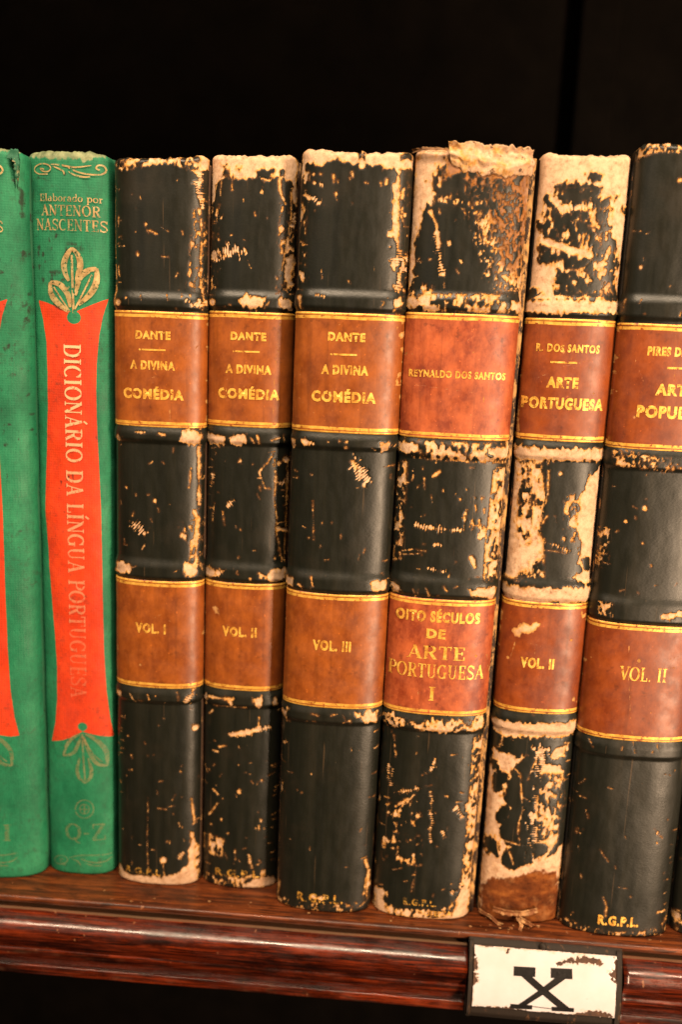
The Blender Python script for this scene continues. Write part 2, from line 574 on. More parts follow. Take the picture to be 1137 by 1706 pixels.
# strokes: (points, width along horizontals, width along verticals)
def glyphs():
    G = {}
    G['I'] = (0.42, _stem(0.2))
    G['L'] = (0.66, _stem(0.2) + [([(0.2, .03), (0.6, .03)], TN, TN), ([(0.58, 0), (0.58, .25)], TN, TN)])
    G['E'] = (0.70, _stem(0.2) + [([(0.2, .03), (0.62, .03)], TN, TN), ([(0.2, .52), (0.5, .52)], TN, TN), ([(0.2, .97), (0.6, .97)], TN, TN), ([(0.6, 0), (0.6, .24)], TN, TN), ([(0.58, .78), (0.58, 1)], TN, TN), ([(0.49, .4), (0.49, .64)], TN, TN)])
    G['T'] = (0.74, [([(0.36, 0), (0.36, 1)], TK, TK), _serif(0.36, SF / 2), ([(0.05, .97), (0.67, .97)], TN, TN), ([(0.07, .74), (0.07, 1)], TN, TN), ([(0.65, .74), (0.65, 1)], TN, TN)])
    G['A'] = (0.78, [([(0.12, 0.03), (0.39, 1)], TN, TN), ([(0.37, 1), (0.64, 0.03)], TK, TK), ([(0.2, .33), (0.54, .33)], TN, TN), _serif(0.12, SF / 2, .24), _serif(0.64, SF / 2, .28)])
    G['N'] = (0.86, [([(0.16, 0), (0.16, 1)], TN, TN), ([(0.16, .98), (0.68, .02)], TK, TK), ([(0.68, 0), (0.68, 1)], TN, TN), _serif(0.16, SF / 2, .24), _serif(0.14, 1 - SF / 2, .22), _serif(0.68, 1 - SF / 2, .24)])
    G['O'] = (0.88, [(_arc(.43, .5, .33, .47, 0, 360, 28), TN, TK)])
    G['Q'] = (0.88, [(_arc(.43, .5, .33, .47, 0, 360, 28), TN, TK), ([(.45, .15), (.6, -.1), (.78, -.16)], .09, .09)])
    G['C'] = (0.80, [(_arc(.43, .5, .33, .47, 48, 312, 22), TN, TK), ([(.67, .72), (.67, .97)], TN, TN)])
    G['G'] = (0.86, [(_arc(.43, .5, .33, .47, 48, 320, 22), TN, TK), ([(.67, .72), (.67, .97)], TN, TN), ([(.66, .05), (.66, .42)], TK, TK), _serif(.66, .43, .28)])
    G['D'] = (0.86, _stem(0.2) + [([(.2, .97), (.42, .97)] + _arc(.42, .5, .31, .47, 90, -90, 16) + [(.2, .03)], TN, TK)])
    G['P'] = (0.70, _stem(0.2) + [([(.2, .97), (.40, .97)] + _arc(.40, .735, .22, .235, 90, -90, 12) + [(.2, .5)], TN, TK)])
    G['R'] = (0.80, _stem(0.2) + [([(.2, .97), (.40, .97)] + _arc(.40, .745, .21, .225, 90, -90, 12) + [(.2, .52)], TN, TK), ([(.40, .52), (.64, .03)], TK, TK), _serif(.66, SF / 2, .22)])
    G['U'] = (0.86, [([(.2, 1), (.2, .32)], TK, TK), (_arc(.42, .32, .22, .29, 180, 360, 14), TN, TN * 1.6), ([(.64, .32), (.64, 1)], TN, TN), _serif(.2, 1 - SF / 2), _serif(.64, 1 - SF / 2, .24)])
    G['V'] = (0.76, [([(.12, 1), (.39, .02)], TK, TK), ([(.39, .02), (.66, 1)], TN, TN), _serif(.12, 1 - SF / 2), _serif(.66, 1 - SF / 2, .24)])
    G['Z'] = (0.72, [([(.1, .97), (.62, .97)], TN, TN), ([(.58, .97), (.1, .03)], TK, TK), ([(.08, .03), (.64, .03)], TN, TN), ([(.63, 0), (.63, .26)], TN, TN), ([(.1, .75), (.1, 1)], TN, TN)])
    sc = [(.58, .78), (.5, .92), (.35, .97), (.2, .92), (.12, .77), (.2, .61), (.36, .52), (.52, .42), (.6, .25), (.52, .09), (.35, .03), (.18, .08), (.1, .24)]
    G['S'] = (0.70, [(sc, .13, .10), ([(.6, .74), (.6, .98)], TN, TN), ([(.09, .02), (.09, .28)], TN, TN)])
    G['J'] = (0.5, [([(.3, 1), (.3, .2), (.22, .03), (.08, .05)], TK * .8, TK * .8), _serif(.3, 1 - SF / 2)])
    G['-'] = (0.45, [([(.08, .42), (.36, .42)], .1, .1)])
    G['.'] = (0.3, [([(.1, .07), (.2, .07)], .13, .13)])
    G[' '] = (0.42, [])
    G['l'] = (0.36, _stem(.17, .14, 0, 1.05))
    G['o'] = (0.62, [(_arc(.3, .33, .22, .31, 0, 360, 22), TN, .14)])
    G['a'] = (0.62, [(_arc(.26, .2, .17, .18, 0, 360, 16), TN, .12), ([(.43, 0), (.43, .48), (.34, .62), (.2, .62), (.12, .52)], .13, .13), ([(.43, .04), (.56, .03)], TN, TN)])
    G['b'] = (0.66, [([(.15, 0), (.15, 1.05)], .13, .13), (_arc(.36, .33, .2, .31, 0, 360, 20), TN, .13), _serif(.11, 1.03, .16)])
    G['d'] = (0.66, [([(.5, 0), (.5, 1.05)], .13, .13), (_arc(.29, .33, .2, .31, 0, 360, 20), TN, .13), _serif(.46, 1.03, .16)])
    G['p'] = (0.68, [([(.15, -.34), (.15, .63)], .13, .13), (_arc(.37, .33, .2, .31, 0, 360, 20), TN, .13), _serif(.15, -.34, .26), _serif(.11, .62, .16)])
    G['r'] = (0.52, [([(.17, 0), (.17, .63)], .13, .13), _serif(.17, SF / 2, .28), ([(.17, .42), (.28, .6), (.42, .6)], .1, .1), _serif(.12, .62, .16)])
    for a, b in (('Á', 'A'), ('Í', 'I'), ('É', 'E')):
        w, s = G[b]
        x = w / 2 - .03
        G[a] = (w, s + [([(x - .02, 1.1), (x + .14, 1.30)], .1, .1)])
    return G


GL = glyphs()


def ribbon(pts, wh, wv):
    """a quad strip along a polyline; width runs from wh (horizontal travel) to wv (vertical travel)"""
    p = np.array(pts, float)
    out = [p[0]]
    for a, b in zip(p[:-1], p[1:]):
        k = max(1, int(np.hypot(*(b - a)) / 0.28))
        for i in range(1, k + 1):
            out.append(a + (b - a) * i / k)
    p = np.array(out)
    t = np.gradient(p, axis=0)
    t /= np.maximum(np.linalg.norm(t, axis=1), 1e-9)[:, None]
    w = wh + (wv - wh) * np.abs(t[:, 1]) ** 1.5
    nrm = np.stack([-t[:, 1], t[:, 0]], 1)
    v = np.concatenate([p + nrm * w[:, None] / 2, p - nrm * w[:, None] / 2])
    n = len(p)
    f = [[i, i + 1, n + i + 1, n + i] for i in range(n - 1)]
    return v, f


def serif_mesh(txt, space=0.0):
    V, F, L = [], [], []
    x = 0.0
    o = 0
    k = 0
    for ch in txt:
        adv, st = GL[ch]
        for pts, wh, wv in st:
            v, f = ribbon(pts, wh, wv)
            V.append(v + np.array([x, 0]))
            F += [[i + o for i in q] for q in f]
            L.append(np.full(len(v), k % 7))
            o += len(v)
            k += 1
        x += adv + space
    return np.concatenate(V), F, np.concatenate(L)


# ------------------------------------------------------------------ a book's spine as a surface
class Spine:
    def __init__(s, mid, bl, tl, br, tr, top, d=0.006, p=2.4, seed=1, rc=0.0016, rb=0.0009, nc=112, nz=700, back=0.007):
        s.seed = seed
        s.d, s.p = d, p
        s.Y0 = hit_z(*mid)[1]
        yp = s.Y0 + d * 0.75
        s.lines = []
        for a, b in ((bl, tl), (br, tr)):
            A, B = hit_y(*a, yp), hit_y(*b, yp)
            k = (B[0] - A[0]) / (B[2] - A[2])
            s.lines.append((A[0] - k * A[2], k))
        tp = []
        for q in top:
            P = hit_y(*q, s.Y0 + d * 0.3)
            t = (P[0] - s.xc(P[2])) / s.hw(P[2])
            P = hit_y(*q, s.Y0 + s.depth(t))
            tp.append(((P[0] - s.xc(P[2])) / s.hw(P[2]), P[2]))
        s.top_t = np.array([a for a, _ in tp])
        s.top_z = np.array([b for _, b in tp])
        s.H = float(np.mean(s.top_z))
        s.bands = []
        s.rc, s.rb, s.nc, s.nz, s.back = rc, rb, nc, nz, back
        s.fields = []

    def xc(s, z):
        return (s.lines[0][0] + s.lines[1][0]) / 2 + (s.lines[0][1] + s.lines[1][1]) / 2 * z

    def hw(s, z):
        return (s.lines[1][0] - s.lines[0][0]) / 2 + (s.lines[1][1] - s.lines[0][1]) / 2 * z

    def depth(s, t):
        t = np.clip(np.abs(t), 0, 1)
        return s.d * (1 - (1 - t ** s.p) ** (1 / s.p))

    def hit(s, px, py):
        """photo pixel -> (mm across from the middle, mm up) on the spine"""
        Y = s.Y0 + s.d * 0.25
        for _ in range(6):
            P = hit_y(px, py, Y)
            t = np.clip((P[0] - s.xc(P[2])) / s.hw(P[2]), -1, 1)
            Y = 0.5 * Y + 0.5 * (s.Y0 + min(s.depth(t), s.d * 0.8))
        P = hit_y(px, py, Y)
        t = np.clip((P[0] - s.xc(P[2])) / s.hw(P[2]), -1.15, 1.15)
        return np.array([t * s.hw(P[2]) * 1000, P[2] * 1000])

    def zpx(s, px, py):
        return s.hit(px, py)[1] / 1000

    def profile(s, nc):
        ph = np.linspace(-math.pi / 2, math.pi / 2, 1200)
        x = np.sign(np.sin(ph)) * np.abs(np.sin(ph)) ** (2 / s.p)
        y = 1 - np.abs(np.cos(ph)) ** (2 / s.p)
        hw = s.hw(s.H / 2)
        L = np.concatenate([[0], np.cumsum(np.hypot(np.diff(x) * hw, np.diff(y) * s.d))])
        q = np.linspace(0, L[-1], nc)
        t = np.interp(q, L, x)
        yy = np.interp(q, L, y) * s.d
        ext = np.linspace(s.back, 0, 7)[:-1]
        t = np.concatenate([np.full(6, -1.0), t, np.full(6, 1.0)])
        yy = np.concatenate([s.d + ext, yy, s.d + ext[::-1]])
        X = t * hw
        tx, ty = np.gradient(X), np.gradient(yy)
        l = np.hypot(tx, ty)
        nx, ny = ty / l, -tx / l
        nx[:6] = -1
        ny[:6] = 0
        nx[-6:] = 1
        ny[-6:] = 0
        ex = np.where(yy > s.d, yy - s.d, 0)
        return t, yy, nx, ny, ex

    def ztop(s, t):
        return np.interp(t, s.top_t, s.top_z)

    def grid(s):
        t, yy, nx, ny, ex = s.profile(s.nc)
        zt = s.ztop(t) + (fbm(t * 9 + 20, t * 0 + 3.3, s.seed + 5) - 0.5) * 0.0011
        v = np.linspace(0, 1, s.nz)
        H = s.H - s.rc
        Z = s.rb + v[:, None] * (H - s.rb) + (zt - s.H)[None, :] * sstep(0.90, 1.0, v)[:, None]
        inn = np.zeros_like(Z)
        ang = np.radians(np.linspace(12, 115, 9))
        Zt = (zt - s.rc)[None, :] + s.rc * np.sin(ang)[:, None]
        It = np.broadcast_to((s.rc * 1.4 * (1 - np.cos(ang)))[:, None], Zt.shape)
        ang = np.radians(np.linspace(100, 15, 7))
        Zb = np.broadcast_to((s.rb - s.rb * np.sin(ang))[:, None], (7, len(t))) + 0.0001
        Ib = np.broadcast_to((s.rb * (1 - np.cos(ang)))[:, None], (7, len(t)))
        s.Z = np.concatenate([Zb, Z, Zt])
        s.inn = np.concatenate([Ib, inn, It])
        s.T = np.broadcast_to(t, s.Z.shape)
        s.YY = np.broadcast_to(yy, s.Z.shape)
        s.NX = np.broadcast_to(nx, s.Z.shape)
        s.NY = np.broadcast_to(ny, s.Z.shape)
        s.GX = (s.T * s.hw(s.Z) + np.sign(s.T) * np.broadcast_to(ex, s.Z.shape)) * 1000
        s.GZ = s.Z * 1000

    def band_disp(s, Z):
        d = np.zeros_like(Z)
        for z0, z1, h in s.bands:
            d = np.maximum(d, h * sstep(z0 - 0.0006, z0 + 0.0014, Z) * sstep(z1 + 0.0012, z1 - 0.0022, Z))
        return d

    def pos(s, T, YY, NX, NY, Z, disp):
        X = s.xc(Z) + T * s.hw(Z) + NX * disp
        Y = s.Y0 + YY + NY * disp
        return np.stack([X, Y, Z], -1)

    def surf_point(s, x, z, off):
        """lettering: local mm across / m up -> world point lifted off the surface"""
        t = np.clip(x / s.hw(z), -0.995, 0.995)
        Y = s.Y0 + s.depth(t)
        e = 1e-3
        dy = (s.depth(t + e) - s.depth(t - e)) / (2 * e * s.hw(z))
        l = np.sqrt(1 + dy * dy)
        return np.stack([s.xc(z) + x + off * dy / l, Y - off / l, z], -1)

    # ---- painting of scuffs and tears, positions taken from the photograph
    def paint(s, GX, GZ, ops, base=-3.0, seed=0):
        f = np.full(GX.shape, base)
        big = np.arange(GX.shape[0])
        rng = rs(seed + 77)
        n1 = fbm(GX / 1.5 + 40, GZ / 1.9 + 11, seed + 3, 3)
        n2 = fbm(GX / 0.75 + 40, GZ / 1.5 + 11, seed + 9, 2)
        n4 = fbm(GX / 0.48 + 90, GZ / 0.9 + 3, seed + 29, 2)
        n3 = vnoise(GX / 1.6 + 60 - GZ * 0.15, GZ / 0.42 + 31, seed + 15) * 0.6 + 0.4 * n2
        wob = (fbm(GX / 2.2 + 7, GZ / 2.2 + 5, seed + 21, 2) - 0.5) * 2
        for op in ops:
            k = op[0]
            pts = [s.hit(*q) for q in op[-1]]
            zs = [p[1] for p in pts]
            pad = 4.0
            rows = big[(GZ.max(1) > min(zs) - pad) & (GZ.min(1) < max(zs) + pad)]
            if not len(rows):
                continue
            r = slice(rows[0], rows[-1] + 1)
            X, Z = GX[r], GZ[r]
            w = wob[r]
            if k == 'P':
                f[r] = np.maximum(f[r], poly_sd(X, Z, pts) - 0.12 + w * 0.45 + (n2[r] - .5) * 1.9)
            elif k == 'E':
                f[r] = np.minimum(f[r], -(poly_sd(X, Z, pts) + w * 0.45 + (n2[r] - .5) * 1.7))
            elif k in 'SHX':
                wd = op[1] * 0.19 / 2
                best = np.full(X.shape, -3.0)
                acc = 0
                for a, b in zip(pts[:-1], pts[1:]):
                    d, al = seg_dist(X, Z, a, b)
                    q = wd - d
                    if k == 'H':
                        q = q - wd * 1.7 * np.maximum(0, np.sin(2 * math.pi * (al + acc) / 0.78 + w * 2.2)) ** 0.8 + (n2[r] - 0.55) * 2.6 * wd + (n3[r] - .5) * wd
                    elif k == 'S':
                        q = q * (1.0 if op[1] > 7 else 0.9) - (0.0 if op[1] > 7 else 0.07) + w * min(0.4, wd * 0.8)
                    best = np.maximum(best, q)
                    acc += math.hypot(*(np.array(b) - np.array(a)))
                f[r] = np.minimum(f[r], -best) if k == 'X' else np.maximum(f[r], best)
            elif k == 'D':
                rad = op[1] * 0.19 * 0.72 - 0.05
                d = np.hypot(X - pts[0][0], (Z - pts[0][1]) * 0.85)
                f[r] = np.maximum(f[r], rad - d + w * rad * 0.5)
            elif k == 'C':
                sd = poly_sd(X, Z, pts)
                q = np.minimum(sd * 0.7 + 0.3, (0.55 * n1[r] + 0.45 * n2[r] - (0.80 - 0.55 * op[1])) * 4.2)
                f[r] = np.maximum(f[r], q)
            elif k == 'F':
                sd = poly_sd(X, Z, pts)
                q = np.minimum(sd * 0.7 + 0.3, (0.35 * n1[r] + 0.65 * n4[r] - (0.80 - 0.55 * op[1])) * 3.4)
                f[r] = np.maximum(f[r], q)
            elif k == 'K':          # dark flecks left standing inside a torn area
                sd = poly_sd(X, Z, pts)
                q = np.minimum(sd * 0.7 + 0.3, (0.55 * n1[r] + 0.45 * n2[r] - (0.80 - 0.55 * op[1])) * 4.2)
                f[r] = np.minimum(f[r], -q)
        return f

    def edge_wear(s, f, amt, seed):
        e = sstep(0.80, 1.0, np.abs(s.T))
        q = (fbm(s.GX * 0.5, s.GZ / 5.0, seed, 4) - (0.92 - 0.30 * amt)) * 4 - (1 - e) * 2.2
        return np.maximum(f, q)

    def scatter(s, f, n, seed):
        r = rs(seed)
        zmax = s.H * 1000
        for _ in range(n):
            z = r.uniform(3, zmax - 4)
            x = r.uniform(-0.92, 0.92) * s.hw(z / 1000) * 1000
            L = r.uniform(0.1, 1.3) * (1 if r.rand() < .8 else 2.2)
            a = r.uniform(-0.6, 0.6) + (math.pi / 2 if r.rand() < .6 else 0)
            w = r.uniform(0.03, 0.17)
            rows = np.where(np.abs(s.GZ[:, 0] - z) < L + 2)[0]
            if not len(rows):
                continue
            q = slice(rows[0], rows[-1] + 1)
            d, _ = seg_dist(s.GX[q], s.GZ[q], (x, z), (x + L * math.cos(a), z + L * math.sin(a)))
            f[q] = np.maximum(f[q], w - d)
        return f

    def ticks(s, f, n, seed):
        r = rs(seed)
        for _ in range(n):
            z = r.uniform(5, s.H * 1000 - 5)
            sd = 1 if r.rand() < .7 else -1
            h = s.hw(z / 1000) * 1000
            x = sd * h * r.uniform(0.84, 1.0)
            L = r.uniform(0.4, 1.8)
            q = slice(*np.searchsorted(s.GZ[:, 60], [z - 2, z + 2]))
            d, _ = seg_dist(s.GX[q], s.GZ[q], (x, z), (x - sd * L, z + r.uniform(-.3, .3)))
            f[q] = np.maximum(f[q], r.uniform(0.04, 0.16) - d)
        return f

    def build(s, name, mats, parent, f, tint=None, panel=None, extra=None, dents=0.00035, peel=0.00022):
        disp = s.band_disp(s.Z) * (1 - 0.35 * sstep(0.75, 1.0, np.abs(s.T)))
        disp = disp + (fbm(s.GX / 9 + 3, s.GZ / 13 + 8, s.seed + 31, 3) - 0.5) * dents
        disp = disp - peel * sstep(-0.2, 0.5, f) + (fbm(s.GX / 1.1, s.GZ / 1.3, s.seed + 37, 2) - 0.5) * 0.00016 * sstep(-0.2, 0.6, f)
        disp = disp - s.inn
        V = s.pos(s.T, s.YY, s.NX, s.NY, s.Z, disp).reshape(-1, 3)
        nr, nc = s.Z.shape
        i = np.arange(nr * nc).reshape(nr, nc)
        F = np.stack([i[:-1, :-1], i[:-1, 1:], i[1:, 1:], i[1:, :-1]], -1).reshape(-1, 4).tolist()
        z = np.zeros(s.Z.size)
        at = {'wear': f.ravel(), 'tint': z if tint is None else tint.ravel(), 'panel': z - 3 if panel is None else panel.ravel()}
        mi = np.zeros(len(F), int)
        if extra:
            V, F, mi, at = append_letters(V, F, mi, at, extra)
        return mesh_obj(name, V, F, mats, parent, mi, at)

    def letters(s, txt, cx, cy, w, h, kind='sans', bold=0.056, rot=0, fixed_left=False, off=0.00006):
        """text centred on photo pixel (cx,cy), w x h photo pixels"""
        lay = None
        if kind == 'sans':
            v, f = sans_mesh(txt, bold)
            v = v.copy()
        else:
            v, f, lay = serif_mesh(txt)
        c = s.hit(cx, cy)
        W = w * 0.19
        if rot == 0:
            a, b = s.hit(cx - w / 2, cy), s.hit(cx + w / 2, cy)
            W = abs(b[0] - a[0])
            Hh = abs(s.hit(cx, cy - h / 2)[1] - s.hit(cx, cy + h / 2)[1])
        else:
            W = abs(s.hit(cx, cy - w / 2)[1] - s.hit(cx, cy + w / 2)[1])
            Hh = abs(s.hit(cx - h / 2, cy)[0] - s.hit(cx + h / 2, cy)[0])
        x0, x1 = v[:, 0].min(), v[:, 0].max()
        q = np.stack([((v[:, 0] - x0) / (x1 - x0) - (0 if fixed_left else 0.5)) * W, (v[:, 1] - 0.5) * Hh], 1)
        q += (np.stack([fbm(q[:, 0] * 1.3 + cx, q[:, 1] * 1.3 + cy, 5), fbm(q[:, 0] * 1.3 + cy, q[:, 1] * 1.3 + cx, 8)], 1) - 0.5) * 0.13 * min(1, Hh / 3)
        if rot:
            q = np.stack([q[:, 1], -q[:, 0]], 1)
        q = q + c
        o = off + (lay * 0.000006 if lay is not None else 0)
        return s.surf_point(q[:, 0] / 1000, q[:, 1] / 1000, o), f

    def strokes(s, items, off=0.00007):
        """gilt ornaments: list of (points px, width px) or ('poly', points px)"""
        out = []
        for k, it in enumerate(items):
            pts = np.array([s.hit(*q) for q in it[0]])
            if len(pts) > 2:
                tt = np.linspace(0, len(pts) - 1, (len(pts) - 1) * 6 + 1)
                i0 = np.clip(tt.astype(int), 0, len(pts) - 2)
                u = (tt - i0)[:, None]
                P = lambda j: pts[np.clip(i0 + j, 0, len(pts) - 1)]
                pts = 0.5 * (2 * P(0) + (P(1) - P(-1)) * u + (2 * P(-1) - 5 * P(0) + 4 * P(1) - P(2)) * u ** 2 + (3 * P(0) - P(-1) - 3 * P(1) + P(2)) * u ** 3)
            else:
                pts = pts[0] + (pts[1] - pts[0]) * np.linspace(0, 1, 9)[:, None]
            n = len(pts)
            tg = np.gradient(pts, axis=0)
            tg /= np.maximum(np.linalg.norm(tg, axis=1), 1e-9)[:, None]
            nr = np.stack([-tg[:, 1], tg[:, 0]], 1)
            w = it[1] * 0.19 / 2 * np.ones(n)
            if len(it) > 2:      # swelling stroke
                w = w * (0.18 + 0.82 * np.sin(np.pi * np.linspace(0.04, 0.96, n)) ** it[2])
            a, b = pts + nr * w[:, None], pts - nr * w[:, None]
            V = np.concatenate([a, pts, b])
            F = [[i, i + 1, n + i + 1, n + i] for i in range(n - 1)] + [[n + i, n + i + 1, 2 * n + i + 1, 2 * n + i] for i in range(n - 1)]
            out.append((s.surf_point(V[:, 0] / 1000, V[:, 1] / 1000, off + 0.000007 * (k % 9)), F))
        return out


def append_letters(V, F, mi, at, extra):
    V = [V]
    F = list(F)
    mi = list(mi)
    n0 = len(V[0])
    for (v, f), idx in extra:
        F += [[i + n0 for i in q] for q in f]
        mi += [idx] * len(f)
        n0 += len(v)
        V.append(v)
    V = np.concatenate(V)
    at = {k: np.concatenate([a, np.full(len(V) - len(a), -3.0)]) for k, a in at.items()}
    return V, F, mi, at


def label_part(s, name, z0, z1, mat, parent, texts, ops=(), seed=0, lines=True):
    """a thin pasted leather label between two raised bands, with gilt rules and lettering"""
    t, yy, nx, ny, ex = s.profile(90)
    k = ex < 0.004
    t, yy, nx, ny, ex = t[k], yy[k], nx[k], ny[k], ex[k]
    nr = max(60, int((z1 - z0) / 0.0003))
    Z = np.repeat(np.linspace(z0, z1, nr)[:, None], len(t), 1)
    T = np.broadcast_to(t, Z.shape)
    EX = np.broadcast_to(ex, Z.shape)
    GX = (T * s.hw(Z) + np.sign(T) * EX) * 1000
    GZ = Z * 1000
    f = s.paint(GX, GZ, ops, seed=seed)
    ed = np.minimum(s.hw(Z) * 1000 - np.abs(T) * s.hw(Z) * 1000, np.minimum(GZ - z0 * 1000, z1 * 1000 - GZ) + 0.35)
    f = np.maximum(f, (fbm(GX / 1.6 + 9, GZ / 2.4 + 5, seed + 41, 4) - 0.66) * 5 - ed * 1.3)
    f = np.maximum(f, (fbm(GX / 0.9 + 3, GZ / 0.9 + 8, seed + 43, 3) - 0.86) * 5)
    g = np.full(Z.shape, -3.0)
    if lines:
        for a, w in ((0.44, 0.26), (1.48, 0.42)):
            for zz in (z0 * 1000 + a, z1 * 1000 - a):
                wav = (fbm(GX / 5 + zz, GX * 0 + 2, 3) - .5) * 0.25
                g = np.maximum(g, w - np.abs(GZ - zz - wav))
    disp = s.band_disp(Z) * 0 + 0.00030 + (fbm(GX / 8, GZ / 8, seed + 2, 3) - 0.5) * 0.00018
    disp[0] = disp[-1] = -0.0001
    V = s.pos(T, np.broadcast_to(yy, Z.shape), np.broadcast_to(nx, Z.shape), np.broadcast_to(ny, Z.shape), Z, disp).reshape(-1, 3)
    r, c = Z.shape
    i = np.arange(r * c).reshape(r, c)
    F = np.stack([i[:-1, :-1], i[:-1, 1:], i[1:, 1:], i[1:, :-1]], -1).reshape(-1, 4).tolist()
    at = {'wear': f.ravel(), 'gold': g.ravel()}
    extra = [(m, 1) for m in texts]
    V, F, mi, at = append_letters(V, F, np.zeros(len(F), int), at, extra)
    return mesh_obj(name, V, F, [mat, GOLD], parent, mi, at)


def boards_and_pages(s, root, mat, gapl, gapr, d_back=0.13, lower=0.003):
    """two cover boards behind the spine and the page block between them"""
    for side, gap in ((-1, gapl), (1, gapr)):
        th = 0.0024
        y0 = s.Y0 + s.d * 0.95
        y1 = y0 + d_back
        ys = np.concatenate([y0 + 0.0011 * (1 - np.cos(np.linspace(0, math.pi / 2, 6))), np.linspace(y0 + 0.004, y1, 8)])
        ws = np.concatenate([np.sin(np.linspace(0.25, math.pi / 2, 6)), np.ones(8)])
        V, F = [], []
        nzs = 40
        zz = np.linspace(0.0004, s.H - 0.0012, nzs)
        ring = []
        for j, z in enumerate(zz):
            xe = s.xc(z) + side * (s.hw(z) + gap)
            nz_ = (fbm(np.array([z * 220.0]), np.array([side * 3.0 + s.seed]), 4)[0] - .5) * 0.0005
            row = [(xe + side * nz_ * 0.5 - side * (1 - w) * th * 0.5, y + nz_ if i < 6 else y, z) for i, (y, w) in enumerate(zip(ys, ws))]
            row += [(xe - side * th + side * (1 - w) * th * 0.5, y + nz_ if i >= 8 else y, z) for i, (y, w) in enumerate(zip(ys[::-1], ws[::-1]))]
            ring.append(row)
        m = len(ring[0])
        for row in ring:
            V += row
        for j in range(nzs - 1):
            for i in range(m):
                q = [j * m + i, j * m + (i + 1) % m, (j + 1) * m + (i + 1) % m, (j + 1) * m + i]
                F.append(q if side > 0 else q[::-1])
        F.append(list(range(m))[::-1])
        F.append([(nzs - 1) * m + i for i in range(m)])
        mesh_obj('cover_board', V, F, [mat], root)
    zc = s.H / 2
    lo = s.xc(zc) - s.hw(zc) + 0.0032
    hi = s.xc(zc) + s.hw(zc) - 0.0032
    k = (s.lines[0][1] + s.lines[1][1]) / 2
    pg = box_obj('page_block', (lo, s.Y0 + s.d + 0.0015, 0.003), (hi, s.Y0 + s.d + d_back - 0.004, s.H - 0.004), PAGES, root)
    for v in pg.data.vertices:
        v.co.x += k * (v.co.z + root.location.z - zc)


# ------------------------------------------------------------------ the shelf
shelf = empty('bookshelf', (0, 0.06, -0.012), 'dark mahogany bookcase shelf with rounded front moulding and black hollow behind', 'bookshelf')
LIP = hit_z(640, 1543, 0.0)
YL = LIP[1]
PXM = 0.000186


def zface(px, py, y):
    return hit_y(px, py, y)[2]


def extrude_profile(name, prof, x0, x1, mat, dust, parent, nx=220, seed=3, caps=True, wob=0.00018):
    prof = np.array(prof)
    xs = np.linspace(x0, x1, nx)
    n = len(prof)
    V = np.zeros((nx, n, 3))
    nz = fbm(xs[:, None] * 90 + 50, np.arange(n)[None, :] * 0.35 + 3, seed, 3) - 0.5
    V[:, :, 0] = xs[:, None]
    V[:, :, 1] = prof[None, :, 0] + nz * wob
    V[:, :, 2] = prof[None, :, 1] + nz * wob
    i = np.arange(nx * n).reshape(nx, n)
    F = np.stack([i[:-1, :-1], i[:-1, 1:], i[1:, 1:], i[1:, :-1]], -1).reshape(-1, 4).tolist()
    if caps:
        F.append([int(q) for q in i[0]])
        F.append([int(q) for q in i[-1]][::-1])
    dd = np.broadcast_to(np.asarray(dust)[None, :], (nx, n)).ravel()
    o = mesh_obj(name, V.reshape(-1, 3), F, [mat], parent, attrs={'dust': dd})
    return o


XL, XR = -0.30, 0.30
# the board: top surface with a small rounded lip
def fillet(cy, cz, r, a0, a1, n=8):
    return [(cy + r * math.cos(math.radians(a0 + (a1 - a0) * i / n)), cz + r * math.sin(math.radians(a0 + (a1 - a0) * i / n))) for i in range(n + 1)]


lr = 0.0011
board = [(0.22, 0.0)] + [(YL + (0.0035 + 0.21 * k / 30) , 0.0) for k in range(29, -1, -1)] + fillet(YL + lr, -lr, lr, 90, 205, 10) + [(YL + 0.0006, -0.0024), (YL + 0.0022, -0.0027), (YL + 0.01, -0.0028), (YL + 0.01, -0.022), (0.22, -0.022)]
bo = extrude_profile('shelf_board', board, XL, XR, WOOD_TOP, [0] * len(board), shelf, 160)



def catmull(P, k=6):
    P = np.array(P, float)
    out = []
    for i in range(len(P) - 1):
        p0, p1, p2, p3 = P[max(i - 1, 0)], P[i], P[i + 1], P[min(i + 2, len(P) - 1)]
        for u in np.arange(k) / k:
            out.append(0.5 * (2 * p1 + (p2 - p0) * u + (2 * p0 - 5 * p1 + 4 * p2 - p3) * u * u + (3 * p1 - p0 - 3 * p2 + p3) * u ** 3))
    out.append(P[-1])
    return [tuple(q) for q in out]


fy = lambda dy, py: (YL + dy, zface(640, py, YL + dy))
bead = catmull([fy(0.0008, 1563), fy(-0.0012, 1573), fy(-0.0030, 1583), fy(-0.0044, 1594), fy(-0.0051, 1606), fy(-0.0048, 1617), fy(-0.0036, 1626)])
low = catmull([fy(-0.0031, 1629), fy(-0.0034, 1634), fy(-0.0030, 1641), fy(-0.0018, 1647)]) + catmull([fy(-0.0014, 1650), fy(-0.0006, 1654), fy(-0.0014, 1658), fy(-0.0016, 1664), fy(-0.0016, 1672)])
z_gr, z_bt = bead[0][1], low[-1][1]
zc = zface(640, 1620, YL - 0.003)
prof = [(YL + 0.009, z_gr + 0.0003), (YL + 0.0024, z_gr + 0.0003)] + bead + low + [(YL - 0.0008, z_bt - 0.0004), (YL + 0.009, z_bt - 0.0004)]
dust = [0] + [1.2, 1.1, 0.2] + [0.0] * (len(prof) - 4)
for k in range(len(prof) - len(low) - 2, len(prof)):
    dust[k] = 0.2
YP = YL - 0.0062
HX0, HX1 = hit_y(781, 1630, YP)[0], hit_y(1040, 1650, YP)[0]
extrude_profile('front_moulding', prof, XL, HX0 - 0.0003, WOOD, dust, shelf, 260, 5)
extrude_profile('front_moulding', prof, HX1 + 0.0003, XR, WOOD, dust, shelf, 120, 6)
